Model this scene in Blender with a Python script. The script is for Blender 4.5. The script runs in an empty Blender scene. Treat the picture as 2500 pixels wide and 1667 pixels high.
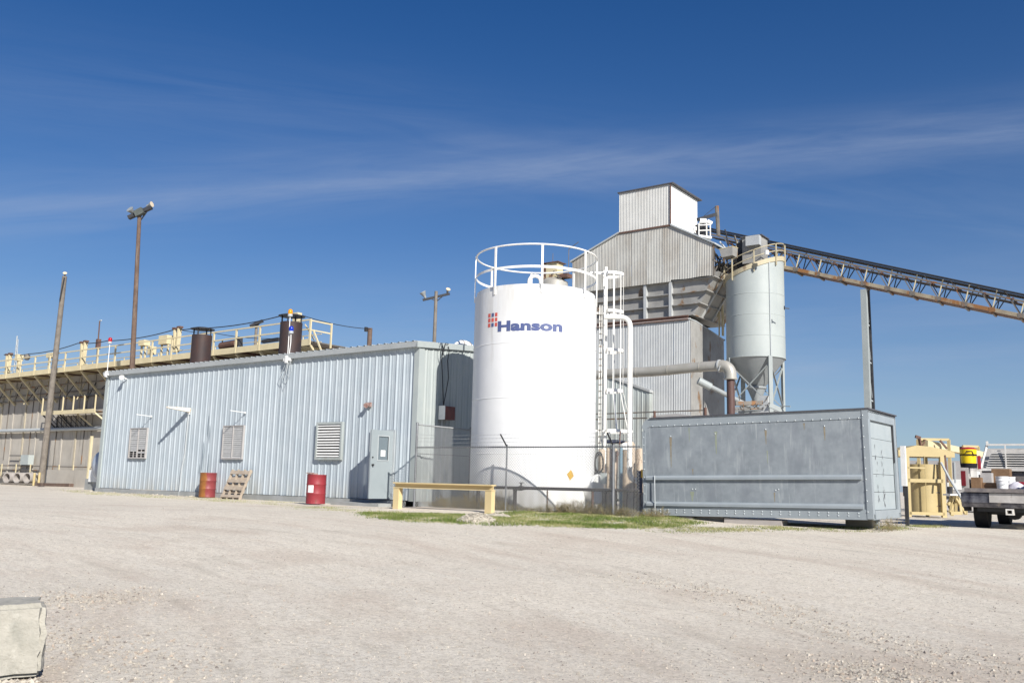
import bpy, bmesh, math, random
import numpy as np
from mathutils import Vector, Matrix
random.seed(7); rng = np.random.default_rng(11)
R = math.radians
sc = bpy.context.scene
col = sc.collection

# ------------------------------------------------------------------ camera
FPX = 2220.0
YAW, PITCH, ROLL = R(36.25), R(8.8), R(1.4)
CAM = Vector((18.914, -20.931, 0.745))
_f = Vector((-math.sin(YAW)*math.cos(PITCH), math.cos(YAW)*math.cos(PITCH), math.sin(PITCH)))
_r = Vector((math.cos(YAW), math.sin(YAW), 0)); _u = _r.cross(_f)
RT = (_r*math.cos(ROLL) + _u*math.sin(ROLL)); UP = (_u*math.cos(ROLL) - _r*math.sin(ROLL)); FW = _f
cd = bpy.data.cameras.new('camera'); cam = bpy.data.objects.new('camera', cd); col.objects.link(cam)
mw = Matrix.Identity(4)
for i, v in enumerate((RT, UP, -FW)):
    for k in range(3): mw[k][i] = v[k]
mw.translation = CAM
cam.matrix_world = mw
cd.sensor_width = 36; cd.lens = FPX/2500*36; cd.clip_end = 9000; cd.clip_start = .1
sc.camera = cam
def ray(px, py): return RT*((px-1250)/FPX) + UP*((833.5-py)/FPX) + FW
def at(px, py, ax, val):
    """where the sight line through a photo pixel meets the plane ax = val"""
    k = 'xyz'.index(ax); d = ray(px, py); return CAM + d*((val-CAM[k])/d[k])
def dep(px, py, D): return CAM + ray(px, py)*D
def row(p):
    q = Vector(p)-CAM; return 833.5-FPX*q.dot(UP)/q.dot(FW)
def zat(py, x, y):
    lo, hi = -6., 60.
    for _ in range(50):
        m = (lo+hi)/2
        if row((x, y, m)) > py: lo = m
        else: hi = m
    return lo

# ------------------------------------------------------------------ light
SUN = Vector((.757, -.40, .515)).normalized()
w = bpy.data.worlds.new('World'); sc.world = w; w.use_nodes = True
nt = w.node_tree; nt.nodes.clear()
def N(nt, t, **k):
    n = nt.nodes.new(t)
    for a, b in k.items(): setattr(n, a, b)
    return n
out = N(nt, 'ShaderNodeOutputWorld'); bg = N(nt, 'ShaderNodeBackground'); bg.inputs[1].default_value = .062
sky = N(nt, 'ShaderNodeTexSky', sky_type='NISHITA'); sky.sun_disc = False
sky.sun_elevation = math.asin(SUN.z); sky.sun_rotation = math.atan2(SUN.x, SUN.y)
sky.altitude = 600; sky.air_density = 1.0; sky.dust_density = .08; sky.ozone_density = 2.0
hs = N(nt, 'ShaderNodeHueSaturation'); hs.inputs['Saturation'].default_value = 1.42; hs.inputs['Value'].default_value = 1
hs.inputs['Hue'].default_value = .513
nt.links.new(sky.outputs[0], hs.inputs['Color'])
tc = N(nt, 'ShaderNodeTexCoord')
def mth(nt, op, a, b=None, c=None):
    n = N(nt, 'ShaderNodeMath', operation=op)
    for i, v in enumerate((a, b, c)):
        if v is None: continue
        if isinstance(v, (int, float)): n.inputs[i].default_value = v
        else: nt.links.new(v, n.inputs[i])
    return n.outputs[0]
def band(p1, p2, wid, amp, seed, thr=.42):
    d1, d2 = ray(*p1).normalized(), ray(*p2).normalized()
    n = d1.cross(d2).normalized(); t = (d2-d1).normalized(); b = n.cross(t)
    def dot(v):
        m = N(nt, 'ShaderNodeVectorMath', operation='DOT_PRODUCT'); nt.links.new(tc.outputs['Generated'], m.inputs[0])
        m.inputs[1].default_value = v; return m.outputs['Value']
    u, v = dot(t), dot(n)
    comb = N(nt, 'ShaderNodeCombineXYZ')
    nt.links.new(mth(nt, 'MULTIPLY', u, 3.0), comb.inputs[0]); nt.links.new(mth(nt, 'MULTIPLY', v, 26.0), comb.inputs[1]); comb.inputs[2].default_value = seed
    nz = N(nt, 'ShaderNodeTexNoise'); nz.inputs['Scale'].default_value = 1.6; nz.inputs['Detail'].default_value = 9; nz.inputs['Roughness'].default_value = .62; nz.inputs['Distortion'].default_value = .6
    nt.links.new(comb.outputs[0], nz.inputs['Vector'])
    cb2 = N(nt, 'ShaderNodeCombineXYZ'); nt.links.new(mth(nt, 'MULTIPLY', u, 2.0), cb2.inputs[0]); cb2.inputs[1].default_value = seed
    nz2 = N(nt, 'ShaderNodeTexNoise'); nz2.inputs['Scale'].default_value = 1.7; nt.links.new(cb2.outputs[0], nz2.inputs['Vector'])
    off = mth(nt, 'MULTIPLY', mth(nt, 'SUBTRACT', nz2.outputs[0], .5), wid*1.6)
    q = mth(nt, 'DIVIDE', mth(nt, 'ADD', v, off), wid)
    g = mth(nt, 'EXPONENT', mth(nt, 'MULTIPLY', mth(nt, 'MULTIPLY', q, q), -1.0))
    s = N(nt, 'ShaderNodeMapRange'); s.inputs['From Min'].default_value = thr-.14; s.inputs['From Max'].default_value = thr+.36
    nt.links.new(nz.outputs[0], s.inputs['Value'])
    return mth(nt, 'MULTIPLY', mth(nt, 'MULTIPLY', g, s.outputs[0]), amp)
bands = [band((-200, 545), (2600, 300), .026, .27, 1.0), band((200, 500), (1700, 385), .010, .20, 2.0), band((1300, 395), (2600, 330), .03, .15, 8.2),
         band((1850, 895), (2600, 870), .010, .24, 3.0), band((1500, 800), (2600, 740), .05, .14, 5.0), band((-100, 790), (1300, 800), .06, .12, 6.0),
         band((1850, 950), (2600, 985), .03, .20, 4.4), band((2000, 480), (2600, 560), .05, .12, 9.1)]
tot = bands[0]
for b_ in bands[1:]: tot = mth(nt, 'ADD', tot, b_)
sz = N(nt, 'ShaderNodeSeparateXYZ'); nt.links.new(tc.outputs['Generated'], sz.inputs[0])      # pale air low in the sky, all round the horizon
hf_ = mth(nt, 'MULTIPLY', mth(nt, 'EXPONENT', mth(nt, 'MULTIPLY', mth(nt, 'MAXIMUM', sz.outputs[2], 0.0), -5.7)), .77)
hz_ = N(nt, 'ShaderNodeMix', data_type='RGBA'); nt.links.new(hf_, hz_.inputs[0]); nt.links.new(hs.outputs[0], hz_.inputs[6]); hz_.inputs[7].default_value = (3.3, 4.85, 7.7, 1)
mx = N(nt, 'ShaderNodeMix', data_type='RGBA'); nt.links.new(tot, mx.inputs[0]); nt.links.new(hz_.outputs[2], mx.inputs[6]); mx.inputs[7].default_value = (5.0, 5.9, 7.8, 1); mx.clamp_factor = True
nt.links.new(mx.outputs[2], bg.inputs[0]); nt.links.new(bg.outputs[0], out.inputs[0])
sl = bpy.data.lights.new('sun', 'SUN'); sl.energy = 5.0; sl.angle = R(.53); sl.color = (1, .955, .89)
so = bpy.data.objects.new('sun', sl); col.objects.link(so); so.rotation_euler = SUN.to_track_quat('Z', 'Y').to_euler(); so.location = (30, -30, 40)
sc.view_settings.view_transform = 'Standard'; sc.view_settings.look = 'None'; sc.view_settings.gamma = 1; sc.view_settings.use_curve_mapping = False
sc.view_settings.exposure = .40

# ------------------------------------------------------------------ materials
MATS = {}
def mk(name, c1, c2=None, scale=3, rough=.6, metal=0, bump=0, bscale=40, ss=3.2, streak=None, sth=.56, rust=None, rth=.62, rscale=2.2, vs=.12, detail=5, spec=.4, contrast=(.35, .65), rstretch=.5, rw=.07, dirt=(), vary=0):
    """two tones of noise + optional vertical streaks + optional rust or dirt blotches; vs = vertical squash of the streaks"""
    m = bpy.data.materials.new(name); m.use_nodes = True; t = m.node_tree; p = t.nodes['Principled BSDF']
    p.inputs['Roughness'].default_value = rough; p.inputs['Metallic'].default_value = metal; p.inputs['Specular IOR Level'].default_value = spec
    c2 = c2 or tuple(v*.86 for v in c1)
    tx = N(t, 'ShaderNodeTexCoord'); oi = N(t, 'ShaderNodeObjectInfo')
    ad = N(t, 'ShaderNodeVectorMath', operation='ADD'); t.links.new(tx.outputs['Object'], ad.inputs[0])
    rm = mth(t, 'MULTIPLY', oi.outputs['Random'], 37.0); t.links.new(rm, ad.inputs[1])
    V = ad.outputs[0]
    def noise(sc_, sq=(1, 1, 1), det=detail, seed=0):
        mp = N(t, 'ShaderNodeMapping'); mp.inputs['Scale'].default_value = sq; mp.inputs['Location'].default_value = (seed, seed*.7, seed*.3); t.links.new(V, mp.inputs[0])
        n = N(t, 'ShaderNodeTexNoise'); n.inputs['Scale'].default_value = sc_; n.inputs['Detail'].default_value = det; n.inputs['Roughness'].default_value = .6; t.links.new(mp.outputs[0], n.inputs['Vector']); return n.outputs[0]
    def ramp(v, a, b):
        r_ = N(t, 'ShaderNodeMapRange'); r_.inputs['From Min'].default_value = a; r_.inputs['From Max'].default_value = b; t.links.new(v, r_.inputs['Value']); return r_.outputs[0]
    def mix(f, a, b):
        x = N(t, 'ShaderNodeMix', data_type='RGBA'); t.links.new(f, x.inputs[0])
        for i, v in ((6, a), (7, b)):
            if isinstance(v, tuple): x.inputs[i].default_value = (*v, 1)
            else: t.links.new(v, x.inputs[i])
        return x.outputs[2]
    c = mix(ramp(noise(scale), *contrast), c1, c2)
    if streak: c = mix(ramp(noise(scale*ss, (1, 1, vs), 6, 5), sth, sth+.16), c, streak)
    if rust:
        f = ramp(noise(rscale, (1, 1, rstretch), 8, 9), rth, rth+rw); c = mix(f, c, rust)
    if vary:
        hv = N(t, 'ShaderNodeHueSaturation'); t.links.new(c, hv.inputs['Color']); vr = N(t, 'ShaderNodeMapRange'); vr.inputs['To Min'].default_value = 1-vary; vr.inputs['To Max'].default_value = 1+vary; t.links.new(oi.outputs['Random'], vr.inputs['Value']); t.links.new(vr.outputs[0], hv.inputs['Value']); c = hv.outputs[0]
    for (za, zb, dc, amt) in dirt:      # grime that collects at a height: full at za, none at zb
        sp_ = N(t, 'ShaderNodeSeparateXYZ'); t.links.new(tx.outputs['Object'], sp_.inputs[0])
        g_ = ramp(sp_.outputs[2], zb, za); nn = ramp(noise(3.0, (1.6, 1.6, .16), 7, 21), .36, .70)
        c = mix(mth(t, 'MULTIPLY', mth(t, 'MULTIPLY', g_, nn), amt), c, dc)
    t.links.new(c, p.inputs['Base Color'])
    if bump:
        b = N(t, 'ShaderNodeBump'); b.inputs['Strength'].default_value = bump; b.inputs['Distance'].default_value = .01
        t.links.new(noise(bscale, det=3, seed=2), b.inputs['Height']); t.links.new(b.outputs[0], p.inputs['Normal'])
    MATS[name] = m; return m
mk('siding', (.44, .49, .52), (.385, .44, .475), 1.3, .5, .0, .03, 20, vary=.05, dirt=((.1, .75, (.34, .32, .27), .75), (5.0, 4.3, (.32, .35, .36), .45)), streak=(.36, .41, .43), sth=.58, vs=.06, rust=(.30, .28, .25), rth=.74, rscale=1.2, rstretch=.3)
mk('siding_pale', (.40, .435, .42), (.355, .395, .39), 1.0, .5, dirt=((.1, 1.0, (.28, .27, .23), .7), (5.3, 4.2, (.29, .31, .31), .4)), streak=(.34, .37, .37), sth=.62, vs=.06)
mk('trim_grey', (.44, .47, .48), (.39, .42, .43), 2, .5)
mk('plinth', (.33, .34, .34), (.26, .27, .26), 2, .85, bump=.3)
mk('white_tank', (.76, .765, .76), (.67, .68, .675), .7, .42, bump=.05, bscale=2.5, streak=(.56, .55, .52), sth=.58, vs=.12, rust=(.70, .60, .47), rth=.70, rscale=.9, contrast=(.4, .75), rw=.2, dirt=((0., 1.1, (.42, .40, .34), .9), (6.1, 4.6, (.52, .50, .45), .7)))
mk('white_paint', (.85, .84, .80), (.79, .77, .71), 4, .45, rust=(.62, .50, .34), rth=.68, rscale=5)
mk('white_plain', (.8, .8, .78), (.72, .72, .7), 4, .5)
mk('galv', (.52, .515, .475), (.45, .445, .41), 1.1, .5, .15, vary=.05, ss=17, streak=(.43, .42, .385), sth=.54, vs=.05, rust=(.29, .25, .20), rth=.47, rscale=.20, rstretch=.7, rw=.22)
mk('galv_low', (.50, .515, .51), (.45, .465, .465), 1.3, .5, .15, vary=.04, ss=17, streak=(.38, .39, .39), sth=.58, vs=.04)
mk('silo_rail', (.50, .44, .30), (.42, .37, .25), 2, .6, rust=(.26, .2, .13), rth=.6, rscale=3)
mk('galv_pale', (.60, .60, .57), (.54, .54, .51), 1.1, .5, .05, ss=17, streak=(.52, .51, .48), sth=.56, vs=.05, rust=(.42, .39, .35), rth=.62, rscale=.7, rstretch=.25, rw=.1)
mk('galv_white', (.82, .82, .78), (.72, .73, .70), 1.3, .5, .0, streak=(.62, .62, .58), sth=.6, vs=.05)
mk('dark_trim', (.10, .10, .11), (.07, .07, .08), 3, .6)
mk('hopper', (.36, .355, .335), (.26, .255, .24), .9, .6, .1, streak=(.30, .29, .27), sth=.56, rust=(.22, .14, .08), rth=.58, rscale=1.3)
mk('rust_steel', (.16, .085, .06), (.10, .06, .05), 3, .75, bump=.2)
mk('brown_stack', (.038, .028, .028), (.06, .034, .028), 1.6, .6, .1, streak=(.085, .038, .024), sth=.6)
mk('brown_pipe', (.115, .065, .055), (.085, .05, .045), 3, .5, rust=(.35, .27, .2), rth=.72, rscale=6)
mk('cream_steel', (.64, .56, .36), (.56, .48, .30), 1.5, .6, rust=(.30, .2, .12), rth=.67, rscale=4)
mk('yellow_steel', (.50, .405, .21), (.45, .36, .18), 1.4, .5, rust=(.45, .32, .16), rth=.74, rscale=4)
mk('bench_yellow', (.66, .53, .29), (.60, .475, .25), 1.6, .55, rust=(.45, .32, .18), rth=.72, rscale=6)
mk('concrete', (.44, .41, .36), (.36, .335, .295), .8, .9, bump=.25, bscale=14, streak=(.22, .205, .18), sth=.56, vs=.12)
mk('concrete_block', (.42, .40, .345), (.33, .315, .27), 5, .95, bump=1, bscale=35, rust=(.25, .245, .21), rth=.52, rscale=5, rw=.2, streak=(.48, .46, .40), sth=.56, vs=.6)
mk('concrete_pipe', (.42, .39, .36), (.34, .31, .29), 3, .9, bump=.2)
mk('pole_wood', (.17, .115, .085), (.11, .075, .06), 3, .9, bump=.4, bscale=30, streak=(.22, .18, .15), sth=.55, vs=.05)
mk('pole_grey', (.23, .205, .175), (.16, .14, .12), 3, .9, bump=.4, bscale=30, streak=(.10, .09, .08), sth=.57, vs=.05)
mk('dark_steel', (.045, .047, .05), (.03, .03, .035), 5, .55)
mk('black_pipe', (.030, .026, .028), (.06, .05, .05), 7, .5, rust=(.20, .18, .17), rth=.62, rscale=8)
mk('fence_steel', (.27, .28, .29), (.20, .205, .21), 6, .5, .5)
mk('wire', (.40, .41, .41), (.33, .34, .34), 8, .5, .2)
mk('cable', (.03, .03, .035), (.03, .03, .03), 3, .7)
mk('silo_paint', (.40, .435, .42), (.36, .395, .385), .6, .5, streak=(.35, .385, .385), sth=.6, vs=.08, rust=(.33, .32, .28), rth=.74, rscale=2)
mk('leg_paint', (.33, .36, .355), (.29, .32, .315), .9, .5)
mk('silo_grey', (.30, .32, .325), (.26, .28, .285), .9, .55, streak=(.26, .29, .3), sth=.58)
mk('duct_metal', (.44, .42, .375), (.38, .36, .31), 2, .42, .2, rust=(.28, .2, .13), rth=.7, rscale=3, bump=.08, bscale=5)
mk('box_paint', (.285, .315, .335), (.215, .242, .262), 3.2, .5, .0, bump=.06, bscale=5, contrast=(.36, .64), detail=9, streak=(.37, .40, .41), sth=.56, vs=.10, rust=(.19, .21, .235), rth=.52, rscale=2.6, rstretch=.35, rw=.24)
mk('box_trim', (.31, .345, .365), (.27, .305, .325), 2, .5, bump=.05, bscale=8)
mk('box_door', (.37, .41, .42), (.335, .38, .39), 2, .6, bump=.1, bscale=16, rust=(.22, .21, .2), rth=.72, rscale=7, rstretch=.35)
mk('rust_stain', (.24, .19, .12), (.29, .27, .21), 9, .8)
mk('moss_stain', (.29, .32, .25), (.25, .28, .21), 9, .8)
mk('dent_stain', (.22, .27, .31), (.28, .33, .37), 6, .6)
mk('rivet', (.55, .59, .60), None, 3, .4, .3)
mk('slat_grey', (.46, .46, .45), (.40, .40, .39), 6, .55, rust=(.52, .52, .51), rth=.6)
mk('slat_pale', (.74, .74, .72), (.68, .68, .66), 6, .5)
mk('window_frame', (.42, .40, .385), (.36, .35, .34), 6, .6)
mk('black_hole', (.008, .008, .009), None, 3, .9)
mk('door_grey', (.30, .34, .355), (.28, .32, .335), 1.6, .5)
mk('paper', (.82, .82, .8), None, 3, .8)
mk('red_drum', (.28, .03, .04), (.23, .028, .035), 4, .55, bump=.15, bscale=8, rust=(.15, .05, .035), rth=.60, rscale=6, rw=.15, streak=(.33, .07, .07), sth=.6)
mk('rust_drum', (.34, .13, .022), (.20, .06, .02), 2.3, .6, bump=.1, streak=(.30, .03, .03), sth=.55, vs=.2)
mk('pallet_wood', (.42, .355, .28), (.33, .27, .21), 5, .85, bump=.2, streak=(.24, .2, .16), sth=.6)
mk('rusty_white', (.70, .62, .48), (.74, .72, .66), 7, .5, rust=(.42, .26, .1), rth=.6, rscale=6)
mk('red_lens', (.45, .01, .02), None, 3, .2); mk('amber_lens', (.75, .30, .01), None, 3, .2); mk('blue_lens', (.01, .04, .45), None, 3, .2)
mk('lamp_rust', (.25, .12, .10), (.4, .33, .3), 12, .6)
mk('box_brown', (.20, .055, .04), (.12, .04, .035), 5, .5)
mk('tan_paint', (.50, .41, .31), (.43, .345, .255), 3, .6, rust=(.3, .2, .13), rth=.66, rscale=6)
mk('teal_pipe', (.16, .26, .32), (.13, .21, .27), 4, .5)
mk('stem_dry', (.34, .26, .15), (.24, .18, .10), 9, .95)
mk('weed_leaf', (.25, .22, .11), (.15, .14, .06), 9, .95)
mk('grass', (.085, .145, .02), (.15, .175, .045), 1.7, .9)
mk('grass_dry', (.36, .33, .17), (.22, .24, .08), 2.5, .95)
mk('truck_white', (.50, .48, .455), (.38, .36, .34), 4, .4, rust=(.3, .27, .24), rth=.6, rscale=4)
mk('chrome', (.22, .22, .24), (.05, .05, .07), 5, .35, .6, bump=.4, bscale=9, rust=(.3, .27, .25), rth=.58, rscale=4)
mk('tailgate', (.24, .215, .20), (.15, .135, .14), 6, .55, .2)
mk('rubber', (.022, .022, .024), (.035, .033, .03), 8, .85, bump=.2)
mk('tail_lens', (.16, .008, .015), None, 4, .25)
mk('cardboard', (.24, .15, .085), (.17, .10, .055), 6, .85)
mk('card_grey', (.46, .45, .44), None, 6, .8)
mk('bucket', (.82, .82, .82), (.76, .76, .76), 5, .4)
mk('cooler_yellow', (.85, .60, .01), None, 3, .4); mk('cooler_red', (.4, .02, .03), None, 3, .4); mk('cloth_black', (.012, .012, .016), None, 6, .9)
mk('cloth_red', (.3, .02, .04), None, 6, .9); mk('cloth_white', (.6, .6, .64), (.35, .33, .4), 8, .9)
mk('camper', (.40, .39, .38), (.35, .34, .335), 2, .6)
mk('rack', (.72, .70, .66), (.60, .58, .54), 6, .5)
mk('rack_dark', (.10, .115, .105), (.07, .08, .075), 4, .6)
mk('purlin', (.46, .41, .31), (.38, .34, .26), 3, .7)
mk('conv_steel', (.20, .18, .155), (.14, .13, .12), 2, .6, .2, rust=(.24, .12, .05), rth=.54, rscale=1.6)
mk('conv_beam', (.36, .31, .22), (.24, .20, .145), 1.1, .65, rust=(.25, .12, .045), rth=.52, rscale=1.0)
mk('belt', (.02, .02, .022), None, 3, .7)
mk('logo_blue', (.075, .10, .245), (.085, .11, .23), 6, .5); mk('logo_red', (.62, .12, .09), (.58, .10, .08), 6, .5); mk('gold', (.60, .36, .03), (.52, .32, .05), 6, .5)
mk('propane', (.42, .46, .52), (.38, .42, .48), 2, .35); mk('label_yellow', (.65, .6, .05), None, 3, .6)
mk('lime_rock', (.60, .54, .44), (.50, .45, .37), 8, .9, bump=.3)
mk('glass_dark', (.03, .035, .04), (.05, .055, .06), 5, .2)
mk('navy', (.03, .04, .09), None, 3, .5)
g = bpy.data.materials.new('lamp_glass'); g.use_nodes = True; g.node_tree.nodes['Principled BSDF'].inputs['Base Color'].default_value = (.62, .52, .38, 1); g.node_tree.nodes['Principled BSDF'].inputs['Roughness'].default_value = .15; MATS['lamp_glass'] = g

# ------------------------------------------------------------------ mesh kit
def rootloc(o):
    v = Vector((0, 0, 0))
    while o is not None: v = v + o.location; o = o.parent
    return v
def prop(o, label=None, cat=None, group=None, kind=None):
    if label: o['label'] = label
    if cat: o['category'] = cat
    if group: o['group'] = group
    if kind: o['kind'] = kind
    return o
def thing(name, label, cat, loc=(0, 0, 0), group=None):
    o = bpy.data.objects.new(name, None); col.objects.link(o); o.location = loc; o.empty_display_size = .2
    return prop(o, label, cat, group)
class MB:
    def __init__(s): s.v = []; s.f = []
    def add(s, vs, fs):
        n = len(s.v); s.v += [tuple(v) for v in vs]; s.f += [tuple(i+n for i in f) for f in fs]; return s
    def hexa(s, p): return s.add(p, [(0, 3, 2, 1), (4, 5, 6, 7), (0, 1, 5, 4), (1, 2, 6, 5), (2, 3, 7, 6), (3, 0, 4, 7)])
    def bx(s, a, b):
        x0, x1 = sorted((a[0], b[0])); y0, y1 = sorted((a[1], b[1])); z0, z1 = sorted((a[2], b[2]))
        return s.hexa([(x0, y0, z0), (x1, y0, z0), (x1, y1, z0), (x0, y1, z0), (x0, y0, z1), (x1, y0, z1), (x1, y1, z1), (x0, y1, z1)])
    def bar(s, p, q, w_, h_, up=(0, 0, 1)):
        p = Vector(p); q = Vector(q); d = (q-p).normalized(); u = Vector(up)
        if abs(d.dot(u)) > .98: u = Vector((1, 0, 0))
        a = d.cross(u).normalized()*w_/2; b = a.cross(d).normalized()*h_/2
        return s.hexa([p-a-b, p+a-b, q+a-b, q-a-b, p-a+b, p+a+b, q+a+b, q-a+b])
    def cyl(s, p, q, r, n=12, r2=None, caps=True):
        p = Vector(p); q = Vector(q); r2 = r if r2 is None else r2; d = (q-p).normalized()
        u = Vector((0, 0, 1)) if abs(d.z) < .95 else Vector((1, 0, 0)); a = d.cross(u).normalized(); b = a.cross(d)
        vs = []
        for c, rr in ((p, r), (q, r2)):
            for i in range(n):
                t = 2*math.pi*i/n; vs.append(c+(a*math.cos(t)+b*math.sin(t))*rr)
        fs = [(i, i+n, (i+1) % n+n, (i+1) % n) for i in range(n)]
        if caps: fs += [tuple(range(n)), tuple(range(2*n-1, n-1, -1))]
        return s.add(vs, fs)
    def tube(s, pts, r, n=8, closed=False):
        pts = [Vector(p) for p in pts]; m = len(pts); vs = []; fs = []; pa = None
        for i, p in enumerate(pts):
            if closed: d = (pts[(i+1) % m]-pts[i-1]).normalized()
            else: d = (pts[min(i+1, m-1)]-pts[max(i-1, 0)]).normalized()
            if pa is None:
                u = Vector((0, 0, 1)) if abs(d.z) < .9 else Vector((1, 0, 0)); pa = d.cross(u).normalized()
            else: pa = (pa-d*pa.dot(d)).normalized()
            b = d.cross(pa)
            for k in range(n):
                t = 2*math.pi*k/n; vs.append(p+(pa*math.cos(t)+b*math.sin(t))*r)
        for i in range(m if closed else m-1):
            j = (i+1) % m
            for k in range(n): fs.append((i*n+k, i*n+(k+1) % n, j*n+(k+1) % n, j*n+k))
        if not closed: fs += [tuple(range(n-1, -1, -1)), tuple(range((m-1)*n, m*n))]
        return s.add(vs, fs)
    def lathe(s, c, prof, n=32, a0=0, a1=2*math.pi):
        full = abs(a1-a0-2*math.pi) < 1e-6; m = n if full else n+1; vs = []
        for i in range(m):
            t = a0+(a1-a0)*i/n
            for r_, z in prof: vs.append((c[0]+r_*math.cos(t), c[1]+r_*math.sin(t), c[2]+z))
        k = len(prof); fs = []
        for i in range(n):
            j = (i+1) % m
            for q in range(k-1): fs.append((i*k+q, j*k+q, j*k+q+1, i*k+q+1))
        return s.add(vs, fs)
    def prism(s, poly, ext):
        """poly: 3D points of a flat outline, extruded by the vector ext"""
        n = len(poly); e = Vector(ext); vs = [Vector(p) for p in poly]+[Vector(p)+e for p in poly]
        return s.add(vs, [tuple(range(n)), tuple(range(2*n-1, n-1, -1))]+[(i, i+n, (i+1) % n+n, (i+1) % n) for i in range(n)])
    def corr(s, O, U, Nn, prof, zlo, zhi):
        """a folded sheet: prof = (distance along U, offset along Nn); zlo, zhi = height functions of that distance"""
        O = Vector(O); U = Vector(U); Nn = Vector(Nn); vs = []
        for u, o in prof:
            p = O+U*u+Nn*o; vs += [(p.x, p.y, zlo(u)), (p.x, p.y, zhi(u))]
        return s.add(vs, [(2*i, 2*i+2, 2*i+3, 2*i+1) for i in range(len(prof)-1)])
    def build(s, name, mat, parent=None, local=False, smooth=None, kind=None, thick=None, label=None):
        me = bpy.data.meshes.new(name)
        off = Vector((0, 0, 0)) if (local or parent is None) else rootloc(parent)
        me.from_pydata([(v[0]-off.x, v[1]-off.y, v[2]-off.z) for v in s.v], [], s.f)
        bm = bmesh.new(); bm.from_mesh(me)
        if thick is None and len(s.f) < 20000: bmesh.ops.recalc_face_normals(bm, faces=bm.faces)
        bm.to_mesh(me); bm.free()
        if smooth: me.shade_smooth(); me.set_sharp_from_angle(angle=R(smooth))
        me.materials.append(MATS[mat] if isinstance(mat, str) else mat)
        o = bpy.data.objects.new(name, me); col.objects.link(o)
        if parent is not None: o.parent = parent
        if kind: o['kind'] = kind
        if label: o['label'] = label
        return o
def inst(src, parent, loc, rot=None, name=None):
    o = src.copy(); col.objects.link(o); o.parent = parent; o.location = loc
    if rot: o.rotation_euler = rot
    return o
def copy_tree(o, parent=None):
    c = o.copy(); col.objects.link(c); c.parent = parent
    for ch in list(o.children): copy_tree(ch, c)
    return c
def rotpts(pts, c, a):
    ca, sa = math.cos(a), math.sin(a); return [(c[0]+x*ca-y*sa, c[1]+x*sa+y*ca, z) for x, y, z in pts]

# ------------------------------------------------------------------ ground
def sstep(t): t = max(0., min(1., t)); return t*t*(3-2*t)
def gz(x, y):
    D = (x-CAM.x)*FW.x+(y-CAM.y)*FW.y
    z = -.07-.5*(1-sstep((D-7)/15))
    z += .075*sstep((y+3.0)/1.4)*sstep((x+0.)/1.5)*sstep((10.5-x)/2)*sstep((8-y)/3)
    z -= .22*sstep((D-42)/20)
    return z+.018*math.sin(x*.7+y*.3)*math.sin(y*.9-x*.25)*sstep((26-D)/6)
def axis(c, near, step, far):
    a = [0]; s_ = step
    while a[-1] < far:
        if a[-1] > near: s_ *= 1.25
        a.append(a[-1]+s_)
    return [c-v for v in a[:0:-1]]+[c+v for v in a]
xs = axis(8, 26, .5, 5000); ys = axis(-6, 26, .5, 5000)
m = MB(); nx, ny = len(xs), len(ys)
m.add([(x, y, gz(x, y)) for y in ys for x in xs], [(j*nx+i, j*nx+i+1, (j+1)*nx+i+1, (j+1)*nx+i) for j in range(ny-1) for i in range(nx-1)])
gm = bpy.data.materials.new('gravel_lot'); gm.use_nodes = True; t = gm.node_tree; p = t.nodes['Principled BSDF']; p.inputs['Roughness'].default_value = .95; p.inputs['Specular IOR Level'].default_value = .15
tx = N(t, 'ShaderNodeTexCoord')
def gn(scale, det=4, sq=(1, 1, 1), rot=0, rough=.6, seed=0):
    mp = N(t, 'ShaderNodeMapping'); mp.inputs['Scale'].default_value = sq; mp.inputs['Rotation'].default_value = (0, 0, rot); mp.inputs['Location'].default_value = (seed, seed, 0)
    t.links.new(tx.outputs['Object'], mp.inputs[0]); n = N(t, 'ShaderNodeTexNoise'); n.inputs['Scale'].default_value = scale; n.inputs['Detail'].default_value = det; n.inputs['Roughness'].default_value = rough
    t.links.new(mp.outputs[0], n.inputs['Vector']); return n.outputs[0]
def grmp(v, a, b):
    r_ = N(t, 'ShaderNodeMapRange'); r_.inputs['From Min'].default_value = a; r_.inputs['From Max'].default_value = b; t.links.new(v, r_.inputs['Value']); return r_.outputs[0]
def gmix(f, a, b, k=1.0):
    x = N(t, 'ShaderNodeMix', data_type='RGBA'); t.links.new(mth(t, 'MULTIPLY', f, k), x.inputs[0])
    for i, v in ((6, a), (7, b)):
        if isinstance(v, tuple): x.inputs[i].default_value = (*v, 1)
        else: t.links.new(v, x.inputs[i])
    return x.outputs[2]
# wheel tracks: noise drawn out along arcs of one wide turning circle
q1, q2, q3 = [at(*q, 'z', -.4) for q in ((250, 1275), (1500, 1400), (2480, 1610))]
d_ = 2*(q1.x*(q2.y-q3.y)+q2.x*(q3.y-q1.y)+q3.x*(q1.y-q2.y))
ccx = ((q1.x**2+q1.y**2)*(q2.y-q3.y)+(q2.x**2+q2.y**2)*(q3.y-q1.y)+(q3.x**2+q3.y**2)*(q1.y-q2.y))/d_
ccy = ((q1.x**2+q1.y**2)*(q3.x-q2.x)+(q2.x**2+q2.y**2)*(q1.x-q3.x)+(q3.x**2+q3.y**2)*(q2.x-q1.x))/d_
sp_ = N(t, 'ShaderNodeSeparateXYZ'); t.links.new(tx.outputs['Object'], sp_.inputs[0])
dx_ = mth(t, 'SUBTRACT', sp_.outputs[0], ccx); dy_ = mth(t, 'SUBTRACT', sp_.outputs[1], ccy)
rad = mth(t, 'SQRT', mth(t, 'ADD', mth(t, 'MULTIPLY', dx_, dx_), mth(t, 'MULTIPLY', dy_, dy_))); ang = mth(t, 'ARCTAN2', dy_, dx_)
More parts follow.
